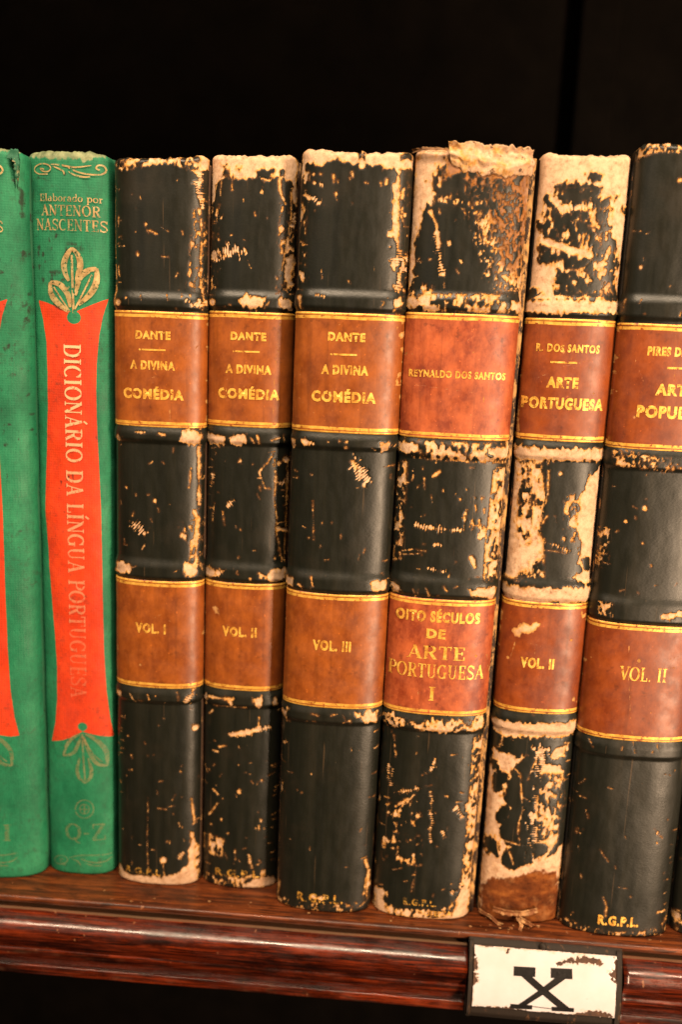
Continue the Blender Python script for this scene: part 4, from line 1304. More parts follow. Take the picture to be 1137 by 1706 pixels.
s4, r4 = leather_book(
    'black leather book with ragged peeled head, reddish labels and one long author line in gilt',
    dict(mid=(705, 1533), bl=(621, 1514), tl=(693, 252), br=(783, 1508), tr=(889, 250), top=[(692, 249), (720, 248), (743, 250), (748, 246), (752, 246), (790, 246), (830, 247), (870, 248), (891, 250)], d=0.0062),
    [((775, 490), (773, 520)), ((757, 735), (755, 765)), ((740, 963), (738, 996)), ((722, 1193), (720, 1219))],
    [('title_label', ((772, 522), (757, 733)), LABEL_RED, [('REYNALDO DOS SANTOS', 763, 624, 159, 12, {'bold': 0.040})],
      [('S', 1.2, [(806, 650), (808, 735)]), ('S', 1, [(690, 640), (800, 655)]), ('S', 1, [(770, 575), (790, 560)]), ('P', [(676, 590), (680, 590), (679, 600), (675, 600)])]),
     ('volume_label', ((737, 998), (722, 1192)), LABEL_RED,
      [('OITO SÉCULOS', 731, 1027, 139, 17), ('DE', 727, 1055, 32, 15), ('ARTE', 727, 1087, 96, 22, SER), ('PORTUGUESA', 728, 1118, 157, 23, SER), ('I', 720, 1155, 10, 23, SER)],
      [('D', 3, [(793, 1092)]), ('S', 1.2, [(699, 1145), (693, 1185)]), ('S', 1.2, [(734, 1150), (731, 1185)]), ('S', 1.4, [(810, 1085), (814, 1120)]), ('S', 1, [(650, 1160), (665, 1150)])])],
    [('P', [(690, 245), (745, 245), (746, 228), (900, 238), (893, 400), (884, 470), (868, 510), (862, 500), (868, 440), (872, 380), (872, 330), (862, 305), (840, 300), (815, 300), (790, 292), (772, 300), (757, 305), (742, 312), (727, 328), (722, 345), (714, 342), (706, 352), (700, 375), (692, 400), (692, 425), (690, 450), (690, 475), (676, 490)]),
     ('F', 0.60, [(815, 295), (880, 290), (876, 400), (866, 480), (852, 470), (845, 410), (828, 350)]), ('F', 0.47, [(785, 292), (880, 290), (872, 480), (846, 486), (822, 430), (800, 370)]), ('F', 0.36, [(740, 300), (880, 290), (866, 488), (815, 484), (800, 420), (775, 350)]), ('F', 0.45, [(730, 300), (800, 290), (815, 330), (780, 340), (735, 335)]), ('K', 0.40, [(725, 275), (895, 300), (878, 490), (840, 490), (815, 400), (800, 330), (725, 325)]), ('E', [(755, 290), (775, 284), (778, 305), (770, 320), (745, 325), (730, 322), (735, 305)]), ('E', [(800, 284), (812, 284), (812, 292), (802, 293)]),
     ('K', 0.15, [(700, 260), (890, 250), (890, 285), (700, 300)]),
     ('S', 6, [(718, 352), (728, 375), (731, 405)]), ('H', 8, [(727, 390), (733, 430), (738, 456)]), ('D', 5, [(750, 405)]), ('P', [(767, 433), (775, 437), (770, 443), (766, 441)]), ('C', 0.55, [(800, 360), (815, 350), (850, 470), (836, 480)]), ('C', 0.35, [(690, 470), (720, 480), (718, 490), (685, 490)]),
     ('P', [(678, 494), (690, 492), (702, 500), (714, 506), (700, 514), (676, 516)]), ('C', 0.55, [(700, 492), (866, 494), (862, 520), (700, 516)]), ('P', [(842, 506), (868, 498), (866, 518), (846, 518)]),
     ('S', 5, [(890, 300), (872, 470), (864, 540)]), ('S', 4, [(864, 540), (845, 740)]),
     ('P', [(666, 735), (690, 735), (702, 742), (700, 752), (685, 756), (668, 752)]), ('C', 0.62, [(700, 735), (850, 740), (846, 768), (690, 760)]), ('P', [(812, 745), (848, 742), (845, 764), (826, 764), (812, 756)]),
     ('C', 0.55, [(662, 770), (677, 770), (672, 850), (668, 930), (655, 930)]), ('C', 0.70, [(825, 785), (845, 780), (838, 870), (830, 960), (808, 965), (812, 900), (818, 850)]), ('H', 9, [(690, 874), (720, 880), (766, 884)]), ('S', 5, [(722, 793), (733, 786)]), ('S', 2, [(708, 796), (708, 815)]), ('S', 2, [(670, 917), (690, 915), (710, 918)]), ('S', 2, [(672, 923), (700, 922)]), ('H', 5, [(727, 908), (737, 908)]), ('H', 6, [(715, 948), (745, 953)]), ('S', 6, [(786, 928), (792, 945)]), ('C', 0.3, [(760, 830), (825, 830), (815, 900), (780, 890)]), ('S', 3, [(800, 868), (799, 878)]),
     ('P', [(653, 967), (668, 968), (672, 980), (668, 988), (654, 985)]), ('S', 2, [(697, 980), (697, 990)]), ('S', 2.5, [(711, 978), (716, 992)]), ('P', [(780, 980), (800, 976), (826, 974), (823, 996), (800, 998), (784, 992)]), ('S', 3, [(740, 976), (745, 984)]),
     ('P', [(637, 1184), (655, 1186), (672, 1195), (690, 1200), (694, 1203), (712, 1196), (730, 1198), (755, 1197), (780, 1198), (806, 1188), (804, 1212), (790, 1218), (775, 1212), (760, 1218), (740, 1222), (720, 1218), (700, 1216), (690, 1206), (670, 1210), (638, 1205)]), ('K', 0.35, [(640, 1186), (806, 1190), (804, 1220), (640, 1210)]),
     ('C', 0.62, [(792, 1230), (806, 1225), (800, 1350), (790, 1440), (783, 1490), (770, 1490), (780, 1380)]), ('S', 6, [(806, 1225), (798, 1340), (784, 1490)]), ('P', [(619, 1370), (632, 1376), (630, 1385), (618, 1384)]), ('P', [(620, 1475), (640, 1478), (648, 1490), (640, 1500), (660, 1512), (690, 1516), (720, 1516), (750, 1510), (765, 1488), (778, 1462), (785, 1470), (785, 1525), (705, 1540), (625, 1520)]), ('K', 0.45, [(640, 1500), (760, 1500), (750, 1525), (650, 1522)]),
     ('H', 8, [(650, 1278), (652, 1310)]), ('S', 3, [(657, 1225), (660, 1260)]), ('H', 6, [(663, 1320), (700, 1313)]), ('S', 6, [(660, 1343), (680, 1332)]), ('P', [(655, 1352), (664, 1352), (668, 1362), (656, 1363)]), ('S', 4, [(675, 1340), (690, 1325)]), ('H', 6, [(708, 1290), (722, 1280), (727, 1262)]), ('H', 11, [(760, 1350), (770, 1360)]), ('P', [(776, 1342), (788, 1336), (786, 1348), (778, 1350)]), ('H', 6, [(738, 1386), (745, 1396)]), ('H', 6, [(720, 1320), (718, 1400)]), ('H', 10, [(752, 1490), (778, 1470)]), ('S', 2, [(690, 1465), (686, 1485)]), ('S', 2.5, [(668, 1425), (672, 1432)]), ('C', 0.3, [(640, 1340), (700, 1330), (700, 1440), (640, 1430)])],
    tint=[('P', [(740, 258), (890, 265), (880, 400), (860, 470), (835, 440), (810, 340), (760, 325), (735, 300)])],
    scat=130, edge=0.9, seed=47, gaps=(0.0001, 0.0015), board=BOARD_SPLIT, tlim=(0.4, 0.3, 0.75), tail=[('R.G.P.L.', 700, 1503, 55, 11, 'sans', 0.03), ('OFERTA', 730, 1522, 44, 8, 'sans', 0.02)])

s5, r5 = leather_book(
    'most worn book, its black leather largely peeled to cream suede over a brown torn tail',
    dict(mid=(863, 1538), bl=(797, 1512), tl=(902, 258), br=(930, 1515), tr=(1055, 258), top=[(900, 255), (930, 255), (980, 256), (1020, 258), (1057, 259)], d=0.0056),
    [((975, 496), (972, 530)), ((944, 738), (940, 768)), ((915, 967), (912, 1002)), ((890, 1190), (887, 1222))],
    [('title_label', ((965, 531), (945, 737)), LABEL_DARK,
      [('R. DOS SANTOS', 948, 580, 104, 13, {'bold': 0.040}), ('_', 940, 603, 44, 2.8), ('ARTE', 938, 637, 53, 17), ('PORTUGUESA', 940, 672, 133, 18)],
      [('D', 5, [(940, 585)]), ('S', 1.2, [(895, 630), (940, 610), (985, 600)]), ('S', 3, [(867, 640), (866, 730)]), ('S', 1, [(950, 585), (958, 620)])]),
     ('volume_label', ((910, 1003), (890, 1189)), LABEL_DARK, [('VOL. II', 896, 1104, 56, 16)],
      [('P', [(856, 1050), (870, 1040), (895, 1035), (903, 1038), (893, 1052), (875, 1056), (860, 1062)]), ('S', 1.4, [(880, 1070), (915, 1080), (930, 1088)]), ('D', 4, [(848, 1095)]), ('S', 2, [(860, 1068), (852, 1095)]), ('P', [(966, 1022), (978, 1018), (975, 1034), (968, 1032)]), ('D', 4, [(952, 1066)]), ('P', [(950, 1160), (962, 1158), (958, 1170), (950, 1168)]), ('S', 2, [(826, 1090), (824, 1180)]), ('S', 1, [(900, 1060), (890, 1095)])])],
    [('P', [(890, 245), (1070, 245), (1045, 500), (870, 500)]), ('P', [(872, 499), (1035, 499), (1032, 525), (870, 522)]), ('P', [(855, 741), (1010, 744), (1008, 766), (852, 764)]), ('P', [(830, 968), (985, 972), (982, 1000), (828, 996)]), ('P', [(815, 1191), (965, 1194), (962, 1221), (812, 1218)]),
     ('E', [(923, 311), (945, 305), (958, 309), (960, 303), (985, 308), (1005, 314), (1003, 325), (1012, 330), (1030, 326), (1020, 345), (1022, 370), (1018, 385), (1028, 405), (1035, 440), (1033, 460), (1026, 478), (1035, 500), (925, 492), (922, 470), (930, 458), (925, 440), (910, 444), (897, 436), (896, 415), (900, 395), (905, 395), (897, 375), (905, 345), (903, 330), (912, 326), (920, 332)]),
     ('E', [(978, 290), (990, 288), (1003, 293), (1001, 303), (985, 302)]), ('E', [(882, 480), (895, 484), (905, 492), (880, 498)]), ('E', [(1040, 345), (1046, 345), (1044, 362), (1040, 358)]),
     ('+', ('S', 9, [(920, 330), (935, 345), (940, 352)])), ('+', ('H', 9, [(940, 348), (965, 345), (988, 342)])), ('+', ('S', 11, [(903, 400), (930, 408), (950, 416), (985, 425)])), ('+', ('S', 5, [(970, 412), (974, 390)])), ('+', ('P', [(895, 445), (915, 445), (935, 432), (938, 440), (925, 452), (922, 480), (900, 490), (885, 478)])), ('+', ('P', [(915, 360), (925, 362), (924, 382), (918, 382)])), ('+', ('D', 4, [(970, 448)])), ('+', ('D', 5, [(958, 470)])), ('+', ('S', 2, [(940, 450), (970, 450), (990, 430), (992, 460)])), ('+', ('S', 2, [(1000, 500), (1010, 470), (1022, 490)])), ('+', ('S', 2.5, [(1000, 345), (1008, 352), (1020, 340)])),
     ('+', ('C', 0.42, [(900, 320), (1035, 320), (1038, 490), (900, 480)])),
     ('C', 0.98, [(852, 770), (872, 764), (885, 790), (882, 840), (890, 880), (905, 900), (905, 930), (880, 935), (858, 962), (838, 955)]), ('C', 0.66, [(858, 768), (900, 770), (908, 830), (898, 880), (905, 930), (850, 960)]), ('S', 12, [(855, 800), (842, 930)]), ('P', [(845, 880), (868, 900), (885, 905), (895, 930), (875, 940), (855, 958), (836, 950)]),
     ('P', [(1003, 772), (1008, 780), (990, 970), (962, 968), (950, 962), (970, 952), (963, 930), (968, 905), (960, 880), (966, 850), (960, 835), (975, 815), (985, 795)]), ('C', 0.55, [(945, 830), (975, 820), (970, 900), (940, 900)]), ('S', 2.5, [(915, 785), (914, 820), (910, 840)]), ('H', 5, [(903, 900), (950, 918)]), ('S', 2, [(905, 915), (945, 922)]), ('D', 4, [(935, 789)]), ('S', 2, [(925, 860), (928, 870)]), ('C', 0.5, [(870, 935), (905, 920), (905, 960), (860, 965)]), ('+', ('S', 3, [(900, 880), (912, 860)])),
     ('K', 0.45, [(868, 770), (880, 770), (885, 860), (880, 905), (866, 905)]), ('E', [(968, 932), (982, 930), (984, 950), (975, 948)]),
     ('P', [(820, 1232), (830, 1248), (850, 1255), (862, 1262), (880, 1258), (870, 1270), (858, 1280), (848, 1300), (842, 1330), (850, 1345), (845, 1360), (835, 1380), (838, 1400), (850, 1410), (838, 1425), (836, 1440), (855, 1448), (880, 1440), (905, 1430), (925, 1420), (945, 1395), (934, 1465), (930, 1540), (795, 1540), (800, 1400)]),
     ('E', [(818, 1264), (830, 1262), (832, 1278), (822, 1280)]), ('E', [(820, 1290), (830, 1284), (848, 1290), (840, 1308), (834, 1325), (822, 1312)]), ('E', [(838, 1342), (850, 1340), (852, 1352), (836, 1372), (824, 1360), (832, 1352)]), ('E', [(812, 1395), (825, 1394), (832, 1410), (830, 1428), (812, 1420), (806, 1405)]), ('E', [(816, 1215), (835, 1225), (830, 1242), (818, 1240)]),
     ('H', 24, [(905, 1255), (905, 1310), (897, 1360), (893, 1430)]), ('P', [(925, 1250), (946, 1238), (944, 1262), (930, 1266), (918, 1262)]), ('P', [(906, 1270), (940, 1275), (938, 1330), (930, 1400), (905, 1440), (895, 1430), (905, 1380), (895, 1340)]), ('K', 0.55, [(900, 1290), (945, 1290), (938, 1380), (900, 1400)]), ('S', 3, [(838, 1222), (836, 1240)]), ('S', 2.5, [(858, 1280), (868, 1290), (870, 1320), (872, 1350), (866, 1370), (864, 1390)]), ('S', 2.5, [(870, 1328), (880, 1332)]), ('S', 3, [(840, 1400), (868, 1408), (866, 1396)]), ('S', 2.5, [(850, 1420), (856, 1440)]), ('S', 2.5, [(880, 1300), (892, 1270), (900, 1250)]),
     ('P', [(1040, 300), (1056, 300), (1030, 500), (1022, 490)]), ('E', [(888, 1408), (906, 1404), (916, 1410), (905, 1425), (892, 1430)])],
    tint=[('P', [(800, 1480), (812, 1465), (830, 1462), (845, 1462), (870, 1458), (895, 1450), (930, 1452), (940, 1530), (930, 1545), (800, 1545)])],
    scat=60, edge=0.8, seed=59, tlim=(1.5, 0.6, 1.0), gaps=(0.0001, 0.0003))

s6, r6 = leather_book(
    'tallest black leather book, barely scuffed, wide brown labels and bold gilt initials at its foot',
    dict(mid=(1026, 1561), bl=(933, 1534), tl=(1064, 243), br=(1112, 1543), tr=(1263, 262), top=[(1062, 244), (1070, 238), (1100, 237), (1137, 240), (1262, 250)], d=0.0064),
    [((1120, 495), (1120, 535)), ((1100, 750), (1098, 785)), ((1080, 1000), (1075, 1040)), ((1055, 1236), (1050, 1264))],
    [('title_label', ((1130, 540), (1095, 752)), LABEL_DARK,
      [('PIRES DE LIMA', 1080, 584, 112, 14, {'fixed_left': True}), ('_', 1137, 613, 50, 3), ('ARTE', 1093, 648, 66, 18, {'fixed_left': True}), ('POPULAR', 1062, 684, 128, 19, {'fixed_left': True})],
      [('S', 1.4, [(1128, 545), (1124, 600), (1126, 700)]), ('D', 3, [(1058, 695)]), ('S', 1, [(1060, 600), (1075, 640)])]),
     ('volume_label', ((1077, 1041), (1055, 1235)), LABEL_DARK, [('VOL. II', 1072, 1123, 78, 23, SER)],
      [('S', 1.6, [(1050, 1050), (1048, 1110), (1052, 1200), (1056, 1236)]), ('S', 1.2, [(1072, 1080), (1078, 1110), (1100, 1115)]), ('S', 1.4, [(1075, 1110), (1124, 1112)]), ('S', 1.2, [(1074, 1175), (1105, 1205)]), ('S', 1, [(1110, 1100), (1132, 1092)]), ('D', 4, [(1065, 1100)])])],
    [('F', 0.52, [(1058, 232), (1270, 240), (1262, 256), (1137, 252), (1100, 250), (1085, 254), (1070, 258), (1062, 266)]), ('D', 4, [(1135, 300)]), ('D', 3, [(1069, 445)]), ('D', 2, [(1068, 385)]),
     ('S', 1.5, [(1045, 498), (1040, 520)]), ('F', 0.50, [(1027, 752), (1060, 755), (1095, 765), (1090, 780), (1055, 775), (1030, 772)]), ('P', [(1030, 765), (1050, 768), (1054, 776), (1036, 776)]), ('D', 5, [(1122, 780)]), ('F', 0.3, [(1085, 765), (1137, 765), (1137, 785), (1085, 785)]),
     ('D', 5, [(1075, 846)]), ('D', 3.5, [(1043, 868)]), ('D', 5, [(1011, 887)]), ('D', 2, [(1072, 905)]), ('F', 0.35, [(1000, 880), (1015, 880), (1010, 940), (995, 940)]),
     ('F', 0.42, [(1002, 1002), (1020, 1005), (1015, 1022), (1003, 1022)]), ('P', [(1100, 1024), (1120, 1018), (1137, 1014), (1140, 1028), (1110, 1032)]),
     ('S', 2, [(984, 1230), (990, 1242)]), ('S', 2, [(1055, 1236), (1058, 1252)]), ('S', 2, [(1095, 1240), (1097, 1250)]), ('S', 1.6, [(1000, 1415), (1014, 1435)]), ('D', 5, [(1097, 1388)]), ('S', 2.5, [(1092, 1382), (1104, 1396)]), ('D', 2, [(1052, 1494)]), ('S', 3, [(1006, 1495), (1012, 1510), (1010, 1525)]), ('S', 5, [(1098, 1520), (1108, 1517)]), ('F', 0.36, [(935, 1520), (950, 1535), (1026, 1555), (1080, 1552), (1112, 1530), (1112, 1550), (1026, 1565), (935, 1545)]), ('C', 0.3, [(945, 1390), (970, 1380), (960, 1420), (945, 1425)])],
    scat=70, edge=0.10, seed=71, gaps=(0.0003, 0.0003), tail=None)

# gilt initials of the last book are bold and whole
ini = s6.letters('R.G.P.L.', 1031, 1534, 68, 15, 'sans', 0.05, off=0.0002)
mesh_obj('gilt_initials', ini[0], ini[1], [GOLD], r6)

leather_book(
    'black leather book almost wholly cut off, only a sliver of its foot showing',
    dict(mid=(1195, 1568), bl=(1118, 1540), tl=(1268, 262), br=(1275, 1560), tr=(1430, 262), top=[(1266, 262), (1350, 262), (1432, 262)], d=0.006, nz=300, nc=60),
    [((1330, 495), (1330, 530))], [], [('C', 0.5, [(1115, 1515), (1140, 1520), (1140, 1560), (1115, 1550)])], scat=20, edge=0.5, seed=83, group=GROUP)

# ------------------------------------------------------------------ torn leather at the head of the reddish-labelled book
def ribbon_strip(s, name, pts, width, thick, mat, parent, seed, lift=0.0006):
    """a narrow strip of torn leather: points (px,py,lift m) on the spine, with thickness and ragged edges"""
    P = np.array([np.append(s.hit(a, b), c) for a, b, c in pts])
    n = 60
    u = np.linspace(0, len(P) - 1, n)
    C = np.stack([np.interp(u, np.arange(len(P)), P[:, k]) for k in range(3)], 1)
    m = 7
    V = []
    for layer in (0, 1):
        for j in range(m):
            q = (j / (m - 1) - 0.5)
            r = (fbm(np.arange(n) * 0.22 + seed, np.full(n, j * 0.6), seed, 3) - 0.5)
            tg = np.gradient(C[:, :2], axis=0)
            tg /= np.maximum(np.linalg.norm(tg, axis=1), 1e-9)[:, None]
            nr = np.stack([-tg[:, 1], tg[:, 0]], 1)
            xy = C[:, :2] + nr * (q * width * (1 + 0.8 * r))[:, None]
            off = C[:, 2] + lift * (4 * q * q) + r * 0.0006 + (thick if layer == 0 else 0)
            V.append(s.surf_point(np.clip(xy[:, 0] / 1000, -0.0165, 0.0165), xy[:, 1] / 1000, off))
    V = np.concatenate(V)
    idx = lambda l, j, i: (l * m + j) * n + i
    F = []
    for j in range(m - 1):
        for i in range(n - 1):
            F.append([idx(0, j, i), idx(0, j + 1, i), idx(0, j + 1, i + 1), idx(0, j, i + 1)])
            F.append([idx(1, j, i), idx(1, j, i + 1), idx(1, j + 1, i + 1), idx(1, j + 1, i)])
    for i in range(n - 1):
        F.append([idx(0, 0, i), idx(0, 0, i + 1), idx(1, 0, i + 1), idx(1, 0, i)])
        F.append([idx(0, m - 1, i), idx(1, m - 1, i), idx(1, m - 1, i + 1), idx(0, m - 1, i + 1)])
    return mesh_obj(name, V, F, [mat], parent)


def torn_sheet(s, name, top, bot, offs, mat, parent, seed, thick=0.0004):
    """a sheet of torn leather from edge px polyline `bot` up to `top`, lifting away by offs"""
    n, m = 90, 26
    A = np.array([s.hit(*p) for p in bot])
    B = np.array([s.hit(*p) for p in top])
    par = lambda P: np.concatenate([[0], np.cumsum(np.hypot(*np.diff(P, axis=0).T))])
    u = np.linspace(0, 1, n)
    ip = lambda P: np.stack([np.interp(u * par(P)[-1], par(P), P[:, k]) for k in (0, 1)], 1)
    a, b = ip(A), ip(B)
    b[:, 1] += (fbm(u * 22, u * 0 + 2, seed, 3) - .5) * 1.6
    a[:, 1] += (fbm(u * 18, u * 0 + 5, seed, 3) - .5) * 2.2
    w = np.linspace(0, 1, m)[:, None]
    X = a[None, :, 0] * (1 - w) + b[None, :, 0] * w
    Z = a[None, :, 1] * (1 - w) + b[None, :, 1] * w
    off = np.interp(w, np.linspace(0, 1, len(offs)), offs) + (fbm(u[None, :] * 9, w * 4, seed + 3, 3) - .5) * 0.0016 * sstep(0, .35, w)
    V = np.concatenate([s.surf_point(X.ravel() / 1000, Z.ravel() / 1000, off.ravel()), s.surf_point(X.ravel() / 1000, Z.ravel() / 1000, off.ravel() - thick)])
    i = np.arange(n * m).reshape(m, n)
    q = np.stack([i[:-1, :-1], i[:-1, 1:], i[1:, 1:], i[1:, :-1]], -1).reshape(-1, 4)
    F = q.tolist() + (q[:, ::-1] + n * m).tolist()
    rim = list(i[0, :]) + list(i[1:, -1]) + list(i[-1, -2::-1]) + list(i[-2:0:-1, 0])
    F += [[int(p), int(p) + n * m, int(r) + n * m, int(r)] for p, r in zip(rim, rim[1:] + rim[:1])]
    return mesh_obj(name, V, F, [mat], parent)


torn_sheet(s4, 'torn_flap', [(748, 233), (757, 238), (790, 238), (830, 242), (870, 246), (889, 251)], [(752, 274), (770, 285), (800, 290), (840, 293), (886, 292)],
           [0.0001, 0.0007, 0.0010, 0.0006, 0.0003, 0.0010], SUEDE, r4, 3)
ribbon_strip(s4, 'torn_flap', [(694, 253, .0004), (720, 250, .0006), (748, 252, .0006)], 1.0, 0.0005, SUEDE, r4, 7)
# frayed leather at the tail of the peeled book
for k, (pts, wd) in enumerate((([(802, 1514, .0002), (820, 1522, .0010), (830, 1530, .0018), (838, 1535, .0012)], 1.0), ([(862, 1524, .0004), (868, 1531, .0022), (864, 1538, .0030)], 1.0),
                               ([(864, 1524, .0008), (880, 1528, .0026), (886, 1535, .0018)], 1.2), ([(823, 1512, .0001), (845, 1517, .0004), (870, 1519, .0004), (895, 1514, .0001)], 1.8))):
    ribbon_strip(s5, 'frayed_scrap', pts, wd, 0.0005, FRAYED, r5, 21 + k, 0.0004)

# ------------------------------------------------------------------ green cloth books
GREEN_GROUP = 'green cloth books at one end of the row'
RED = [(64, 500), (78, 504), (92, 510), (108, 517), (124, 520), (140, 513), (160, 505), (181, 498), (172, 525), (165, 560), (161, 605), (160, 650), (161, 700), (164, 760), (168, 850), (170, 940), (171, 1000), (173, 1080), (177, 1150), (183, 1195), (191, 1225), (175, 1227), (160, 1225), (137, 1219), (118, 1229), (104, 1233), (86, 1234), (92, 1205), (95, 1165), (95, 1110), (91, 1050), (85, 980), (79, 900), (76, 850), (77, 760), (79, 680), (79, 620), (77, 570), (71, 530)]


def ornament(dx0, dx1):
    """gilt ornaments; dx0/dx1 shift the design at the head and at the foot (the wider volume carries it further over)"""
    def sh(p):
        return (p[0] + dx0 + (dx1 - dx0) * (p[1] - 280) / 1150, p[1])
    L = []
    A = lambda pts, *w: L.append(([sh(p) for p in pts],) + w)
    # scroll at the head
    A([(74, 282), (68, 281), (71, 285), (80, 286), (85, 281), (81, 275), (70, 273), (60, 278), (59, 285), (66, 290), (80, 290)][::-1], 1.9)
    A([(85, 274), (100, 275), (125, 279), (152, 276)], 2.6, 0.7)
    A([(88, 277), (100, 282), (106, 286), (107, 291)], 2.8, 0.7)
    A([(114, 279), (130, 287), (150, 291), (168, 291), (176, 285), (172, 277), (163, 276), (160, 281), (166, 284)], 2.4)
    A([(114, 286), (125, 292), (138, 295), (150, 295)], 2.8, 0.7)
    # three leaves
    A([(120, 413), (112, 425), (107, 440), (109, 455), (115, 468)], 9.5, 0.7)
    A([(120, 413), (130, 425), (134, 440), (131, 455), (127, 468)], 9.5, 0.7)
    A([(120, 425), (121, 470), (123, 522)], 3.6)
    A([(84, 470), (86, 490), (98, 506), (115, 520)], 9.5, 0.7)
    A([(84, 470), (100, 474), (113, 490), (117, 512)], 9.5, 0.7)
    A([(90, 478), (104, 500), (116, 518)], 2.4)
    A([(161, 447), (145, 452), (132, 465), (126, 492)], 9.5, 0.7)
    A([(161, 447), (160, 470), (150, 490), (131, 508)], 9.5, 0.7)
    A([(153, 458), (140, 485), (125, 515)], 2.6)
    A([(113, 478), (115, 480)], 4)
    # inverted leaves at the foot
    A([(137, 1222), (139, 1260), (142, 1300)], 3.2)
    A([(142, 1304), (132, 1294), (129, 1280), (133, 1262)], 6.5, 0.7)
    A([(142, 1304), (151, 1294), (152, 1280), (147, 1262)], 6.5, 0.7)
    A([(106, 1258), (112, 1240), (122, 1228), (136, 1221)], 6.5, 0.7)
    A([(106, 1258), (122, 1254), (130, 1240), (135, 1226)], 6.5, 0.7)
    A([(178, 1275), (160, 1270), (148, 1250), (139, 1226)], 7.5, 0.7)
    A([(178, 1275), (176, 1250), (160, 1232), (142, 1222)], 7.5, 0.7)
    A([(140, 1230), (155, 1255), (170, 1268)], 2.2)
    # small round emblem
    A([(141 + 15 * math.cos(a), 1347 + 15 * math.sin(a)) for a in np.linspace(0, 2 * math.pi, 16)], 2.0)
    A([(141 + 8 * math.cos(a), 1347 + 8 * math.sin(a)) for a in np.linspace(0, 2 * math.pi, 12)], 1.5)
    A([(134, 1347), (148, 1348)], 2.2)
    A([(141, 1340), (141, 1355)], 2.2)
    # scroll at the foot
    A([(107, 1431), (101, 1430), (103, 1436), (110, 1436), (113, 1430), (107, 1425), (97, 1425), (92, 1430), (96, 1437), (110, 1439)], 1.8)
    A([(115, 1428), (135, 1424), (160, 1424), (186, 1420)], 2.2, 0.7)
    A([(120, 1430), (130, 1434), (135, 1441)], 2.4, 0.7)
    A([(135, 1430), (155, 1436), (175, 1434), (186, 1426)], 2.2, 0.7)
    A([(142, 1437), (155, 1441), (170, 1441)], 2.2, 0.7)
    return L


def cloth_book(label, geo, dx0, dx1, vol, wear, dark, seed, gaps):
    s = Spine(seed=seed, **geo)
    root = empty('cloth_book', (s.xc(0), s.Y0 + s.d, 0), label, 'book', GREEN_GROUP)
    s.grid()
    f = s.paint(s.GX, s.GZ, wear, seed=seed)
    tn = s.paint(s.GX, s.GZ, dark, base=-2.0, seed=seed + 4)
    sh = lambda p: (p[0] + dx0 + (dx1 - dx0) * (p[1] - 280) / 1150, p[1])
    red = poly_sd(s.GX, s.GZ, [s.hit(*sh(p)) for p in RED])
    for c, r in (((123, 529), 11), ((137, 1211), 8.5)):
        h = s.hit(*sh(c))
        red = np.minimum(red, np.hypot(s.GX - h[0], (s.GZ - h[1]) * 1.1) - r * 0.19)
    T = lambda txt, cx, cy, w, h, **k: (s.letters(txt, *sh((cx, cy)), w, h, 'serif', off=0.0003, **k), 1)
    ex = [T('Elaborado por', 116, 330, 102, 12), T('ANTENOR', 116, 351, 97, 18), T('NASCENTES', 116, 375, 114, 19),
          (s.letters('DICIONÁRIO DA LÍNGUA PORTUGUESA', *sh((126, 880)), 586, 27, 'serif', rot=1, off=0.0003), 2),
          T(vol, 141, 1386, 66 if len(vol) == 3 else 60, 27)]
    ex += [(o, 1) for o in s.strokes(ornament(dx0, dx1), 0.0003)]
    sp = s.build('cloth_spine', [CLOTH, GILT_CLOTH, PALE_PRINT], root, f, tn, red, ex, dents=0.0007, peel=0.0001)
    boards_and_pages(s, root, BOARD_GREEN, *gaps)
    return s, root


GILT_CLOTH = mat_gold('rubbed_gilt_on_cloth', None, 0.45, 0.38)
GILT_CLOTH.node_tree.nodes['Principled BSDF'].inputs['Metallic'].default_value = 0.1
_t = GILT_CLOTH.node_tree
_ms = [x for x in _t.nodes if x.type == 'MIX_SHADER'][0]
_src = _ms.inputs[0].links[0].from_socket
_tc, _sx, _mr, _mm = (_t.nodes.new(k) for k in ('ShaderNodeTexCoord', 'ShaderNodeSeparateXYZ', 'ShaderNodeMapRange', 'ShaderNodeMath'))
_t.links.new(_tc.outputs[3], _sx.inputs[0])
_t.links.new(_sx.outputs[2], _mr.inputs[0])
for _k, _v in ((1, 0.03), (2, 0.16), (3, 0.30), (4, 1.0)):
    _mr.inputs[_k].default_value = _v
_mm.operation = 'MULTIPLY'
_t.links.new(_src, _mm.inputs[0])
_t.links.new(_mr.outputs[0], _mm.inputs[1])
_t.links.new(_mm.outputs[0], _ms.inputs[0])
for nd in GILT_CLOTH.node_tree.nodes:
    if nd.type == 'VALTORGB':
        for e, c in zip(nd.color_ramp.elements, ((0.22, 0.13, 0.05), (0.38, 0.26, 0.11), (0.50, 0.36, 0.17))):
            e.color = c + (1,)


def mat_pale():
    """pale print on the red panel, rubbed away more and more towards the foot"""
    n = NT('pale_print')
    co = n.co()
    z = n.n('ShaderNodeSeparateXYZ', [n.n('ShaderNodeTexCoord', out=3)], out=2)
    w = n.noise(co, 700, 4, 0.75)
    keep = n.rng(z, 0.075, 0.175, 0.12, 0.95, smooth=False)
    g = n.math('MULTIPLY', n.rng(w, 0.34, 0.46), keep)
    tr = n.n('ShaderNodeBsdfTransparent')
    n.done((0.62, 0.40, 0.22), 0.6)
    ms = n.n('ShaderNodeMixShader', [g, tr, n.b.outputs[0]])
    n.t.links.new(ms, n.t.nodes['Material Output'].inputs[0])
    return n.m


PALE_PRINT = mat_pale()

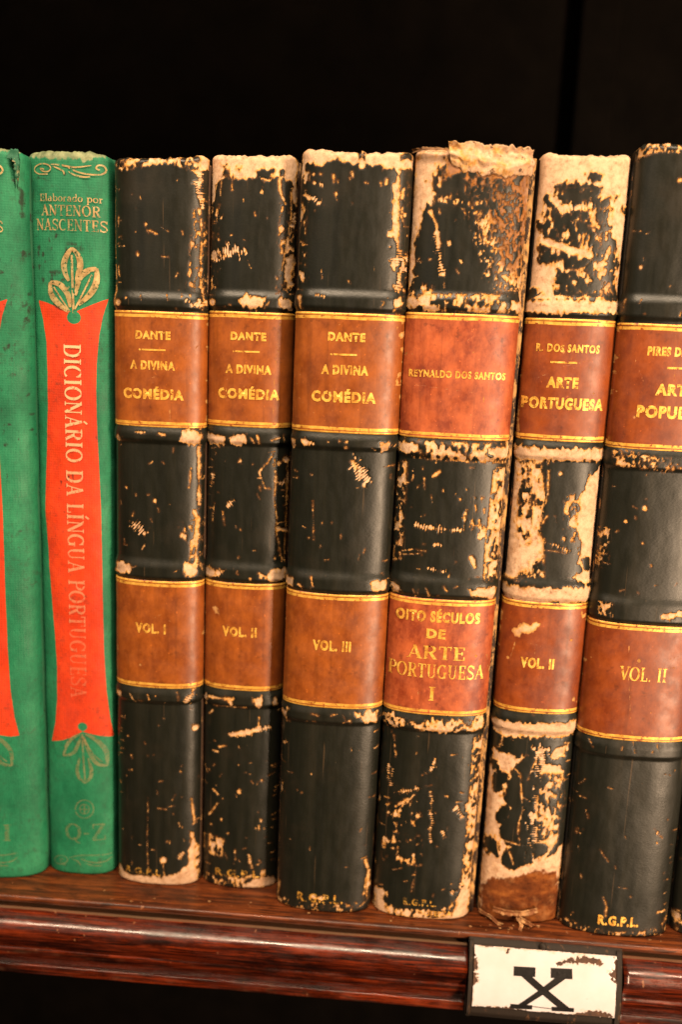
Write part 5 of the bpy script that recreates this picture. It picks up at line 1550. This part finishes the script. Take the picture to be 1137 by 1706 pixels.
cloth_book('green cloth dictionary with its whole red title panel, leaf ornament and gilt lettering in view',
           dict(mid=(140, 1458), bl=(84, 1440), tl=(47, 256), br=(194, 1440), tr=(188, 266), top=[(46, 252), (80, 249), (105, 249), (140, 250), (170, 254), (189, 261)], d=0.0066, p=2.5, rc=0.0022, nz=560, nc=120),
           0, 0, 'Q-Z', [('P', [(46, 246), (192, 246), (190, 262), (170, 264), (140, 268), (100, 266), (60, 262), (46, 266)])],
           [('S', 6, [(113, 406), (126, 407)]), ('S', 5, [(84, 453), (98, 453)]), ('S', 7, [(92, 508), (104, 515)]), ('C', 0.30, [(60, 395), (130, 385), (140, 480), (70, 480)]), ('D', 3, [(75, 436)]), ('D', 4, [(108, 290)]), ('S', 3, [(62, 296), (80, 300)]), ('D', 2, [(98, 542)]), ('D', 2, [(107, 542)]), ('S', 3, [(160, 727), (162, 738)]), ('C', 0.3, [(100, 790), (125, 790), (120, 860), (100, 860)]), ('D', 3, [(110, 810)])], 91, (0.0004, 0.0002))
s0, r0 = cloth_book('wider green cloth dictionary with a torn curled corner, cut off by the frame',
                    dict(mid=(-20, 1463), bl=(-140, 1432), tl=(-160, 245), br=(75, 1440), tr=(44, 262), top=[(-160, 247), (-50, 246), (20, 247), (44, 255)], d=0.0080, p=2.5, rc=0.0022, nz=560, nc=150),
                    -172, -156, 'D-I', [('P', [(-160, 240), (50, 243), (46, 256), (0, 254), (-160, 256)])],
                    [('C', 0.22, [(0, 560), (44, 560), (60, 760), (10, 800)]), ('D', 4, [(32, 885)]), ('C', 0.25, [(0, 420), (20, 430), (20, 520), (0, 520)]), ('S', 5, [(22, 300), (36, 320), (37, 360)]), ('C', 0.4, [(34, 400), (45, 400), (48, 560), (40, 560)])], 97, (0.0004, 0.0003))

# torn corner of the wider green book, folded forward
tear = [(14, 256, .0004), (24, 260, .0014), (32, 274, .0026), (35, 296, .0022), (40, 316, .0006)]
ribbon_strip(s0, 'torn_flap', tear, 3.0, 0.0004, FLAP_CLOTH, r0, 5, 0.0004)
ribbon_strip(s0, 'torn_flap', [(28, 254, .0006), (36, 262, .0010), (41, 280, .0009)], 1.0, 0.0004, SUEDE, r0, 9, 0.0004)

# a few crumbs of decayed leather fallen on the shelf
bm = bmesh.new()
rc_ = random.Random(8)
for k in range(46):
    if k < 16:
        px, py = rc_.uniform(800, 925), rc_.uniform(1541, 1556)
    else:
        px = rc_.uniform(20, 1110)
        py = 1491 + px * 0.075 - rc_.uniform(2, 22)
    P = hit_z(px, py, 0.0)
    r = rc_.uniform(0.00012, 0.00038)
    g = bmesh.ops.create_icosphere(bm, subdivisions=1, radius=r)['verts']
    sx, sy = rc_.uniform(.6, 2.2), rc_.uniform(.6, 1.4)
    for v in g:
        j = rc_.uniform(.7, 1.3)
        v.co = Vector((P[0] + v.co.x * sx * j, P[1] + v.co.y * sy * j, 0.00003 + r * 0.5 + v.co.z * 0.5 * j))
me = bpy.data.meshes.new('leather_crumbs')
bm.to_mesh(me)
bm.free()
me.materials.append(FRAYED)
cr = link(bpy.data.objects.new('leather_crumbs', me))
cr['label'] = 'tiny brown crumbs of decayed leather scattered on the shelf edge before the books'
cr['category'] = 'crumbs'
cr['kind'] = 'stuff'
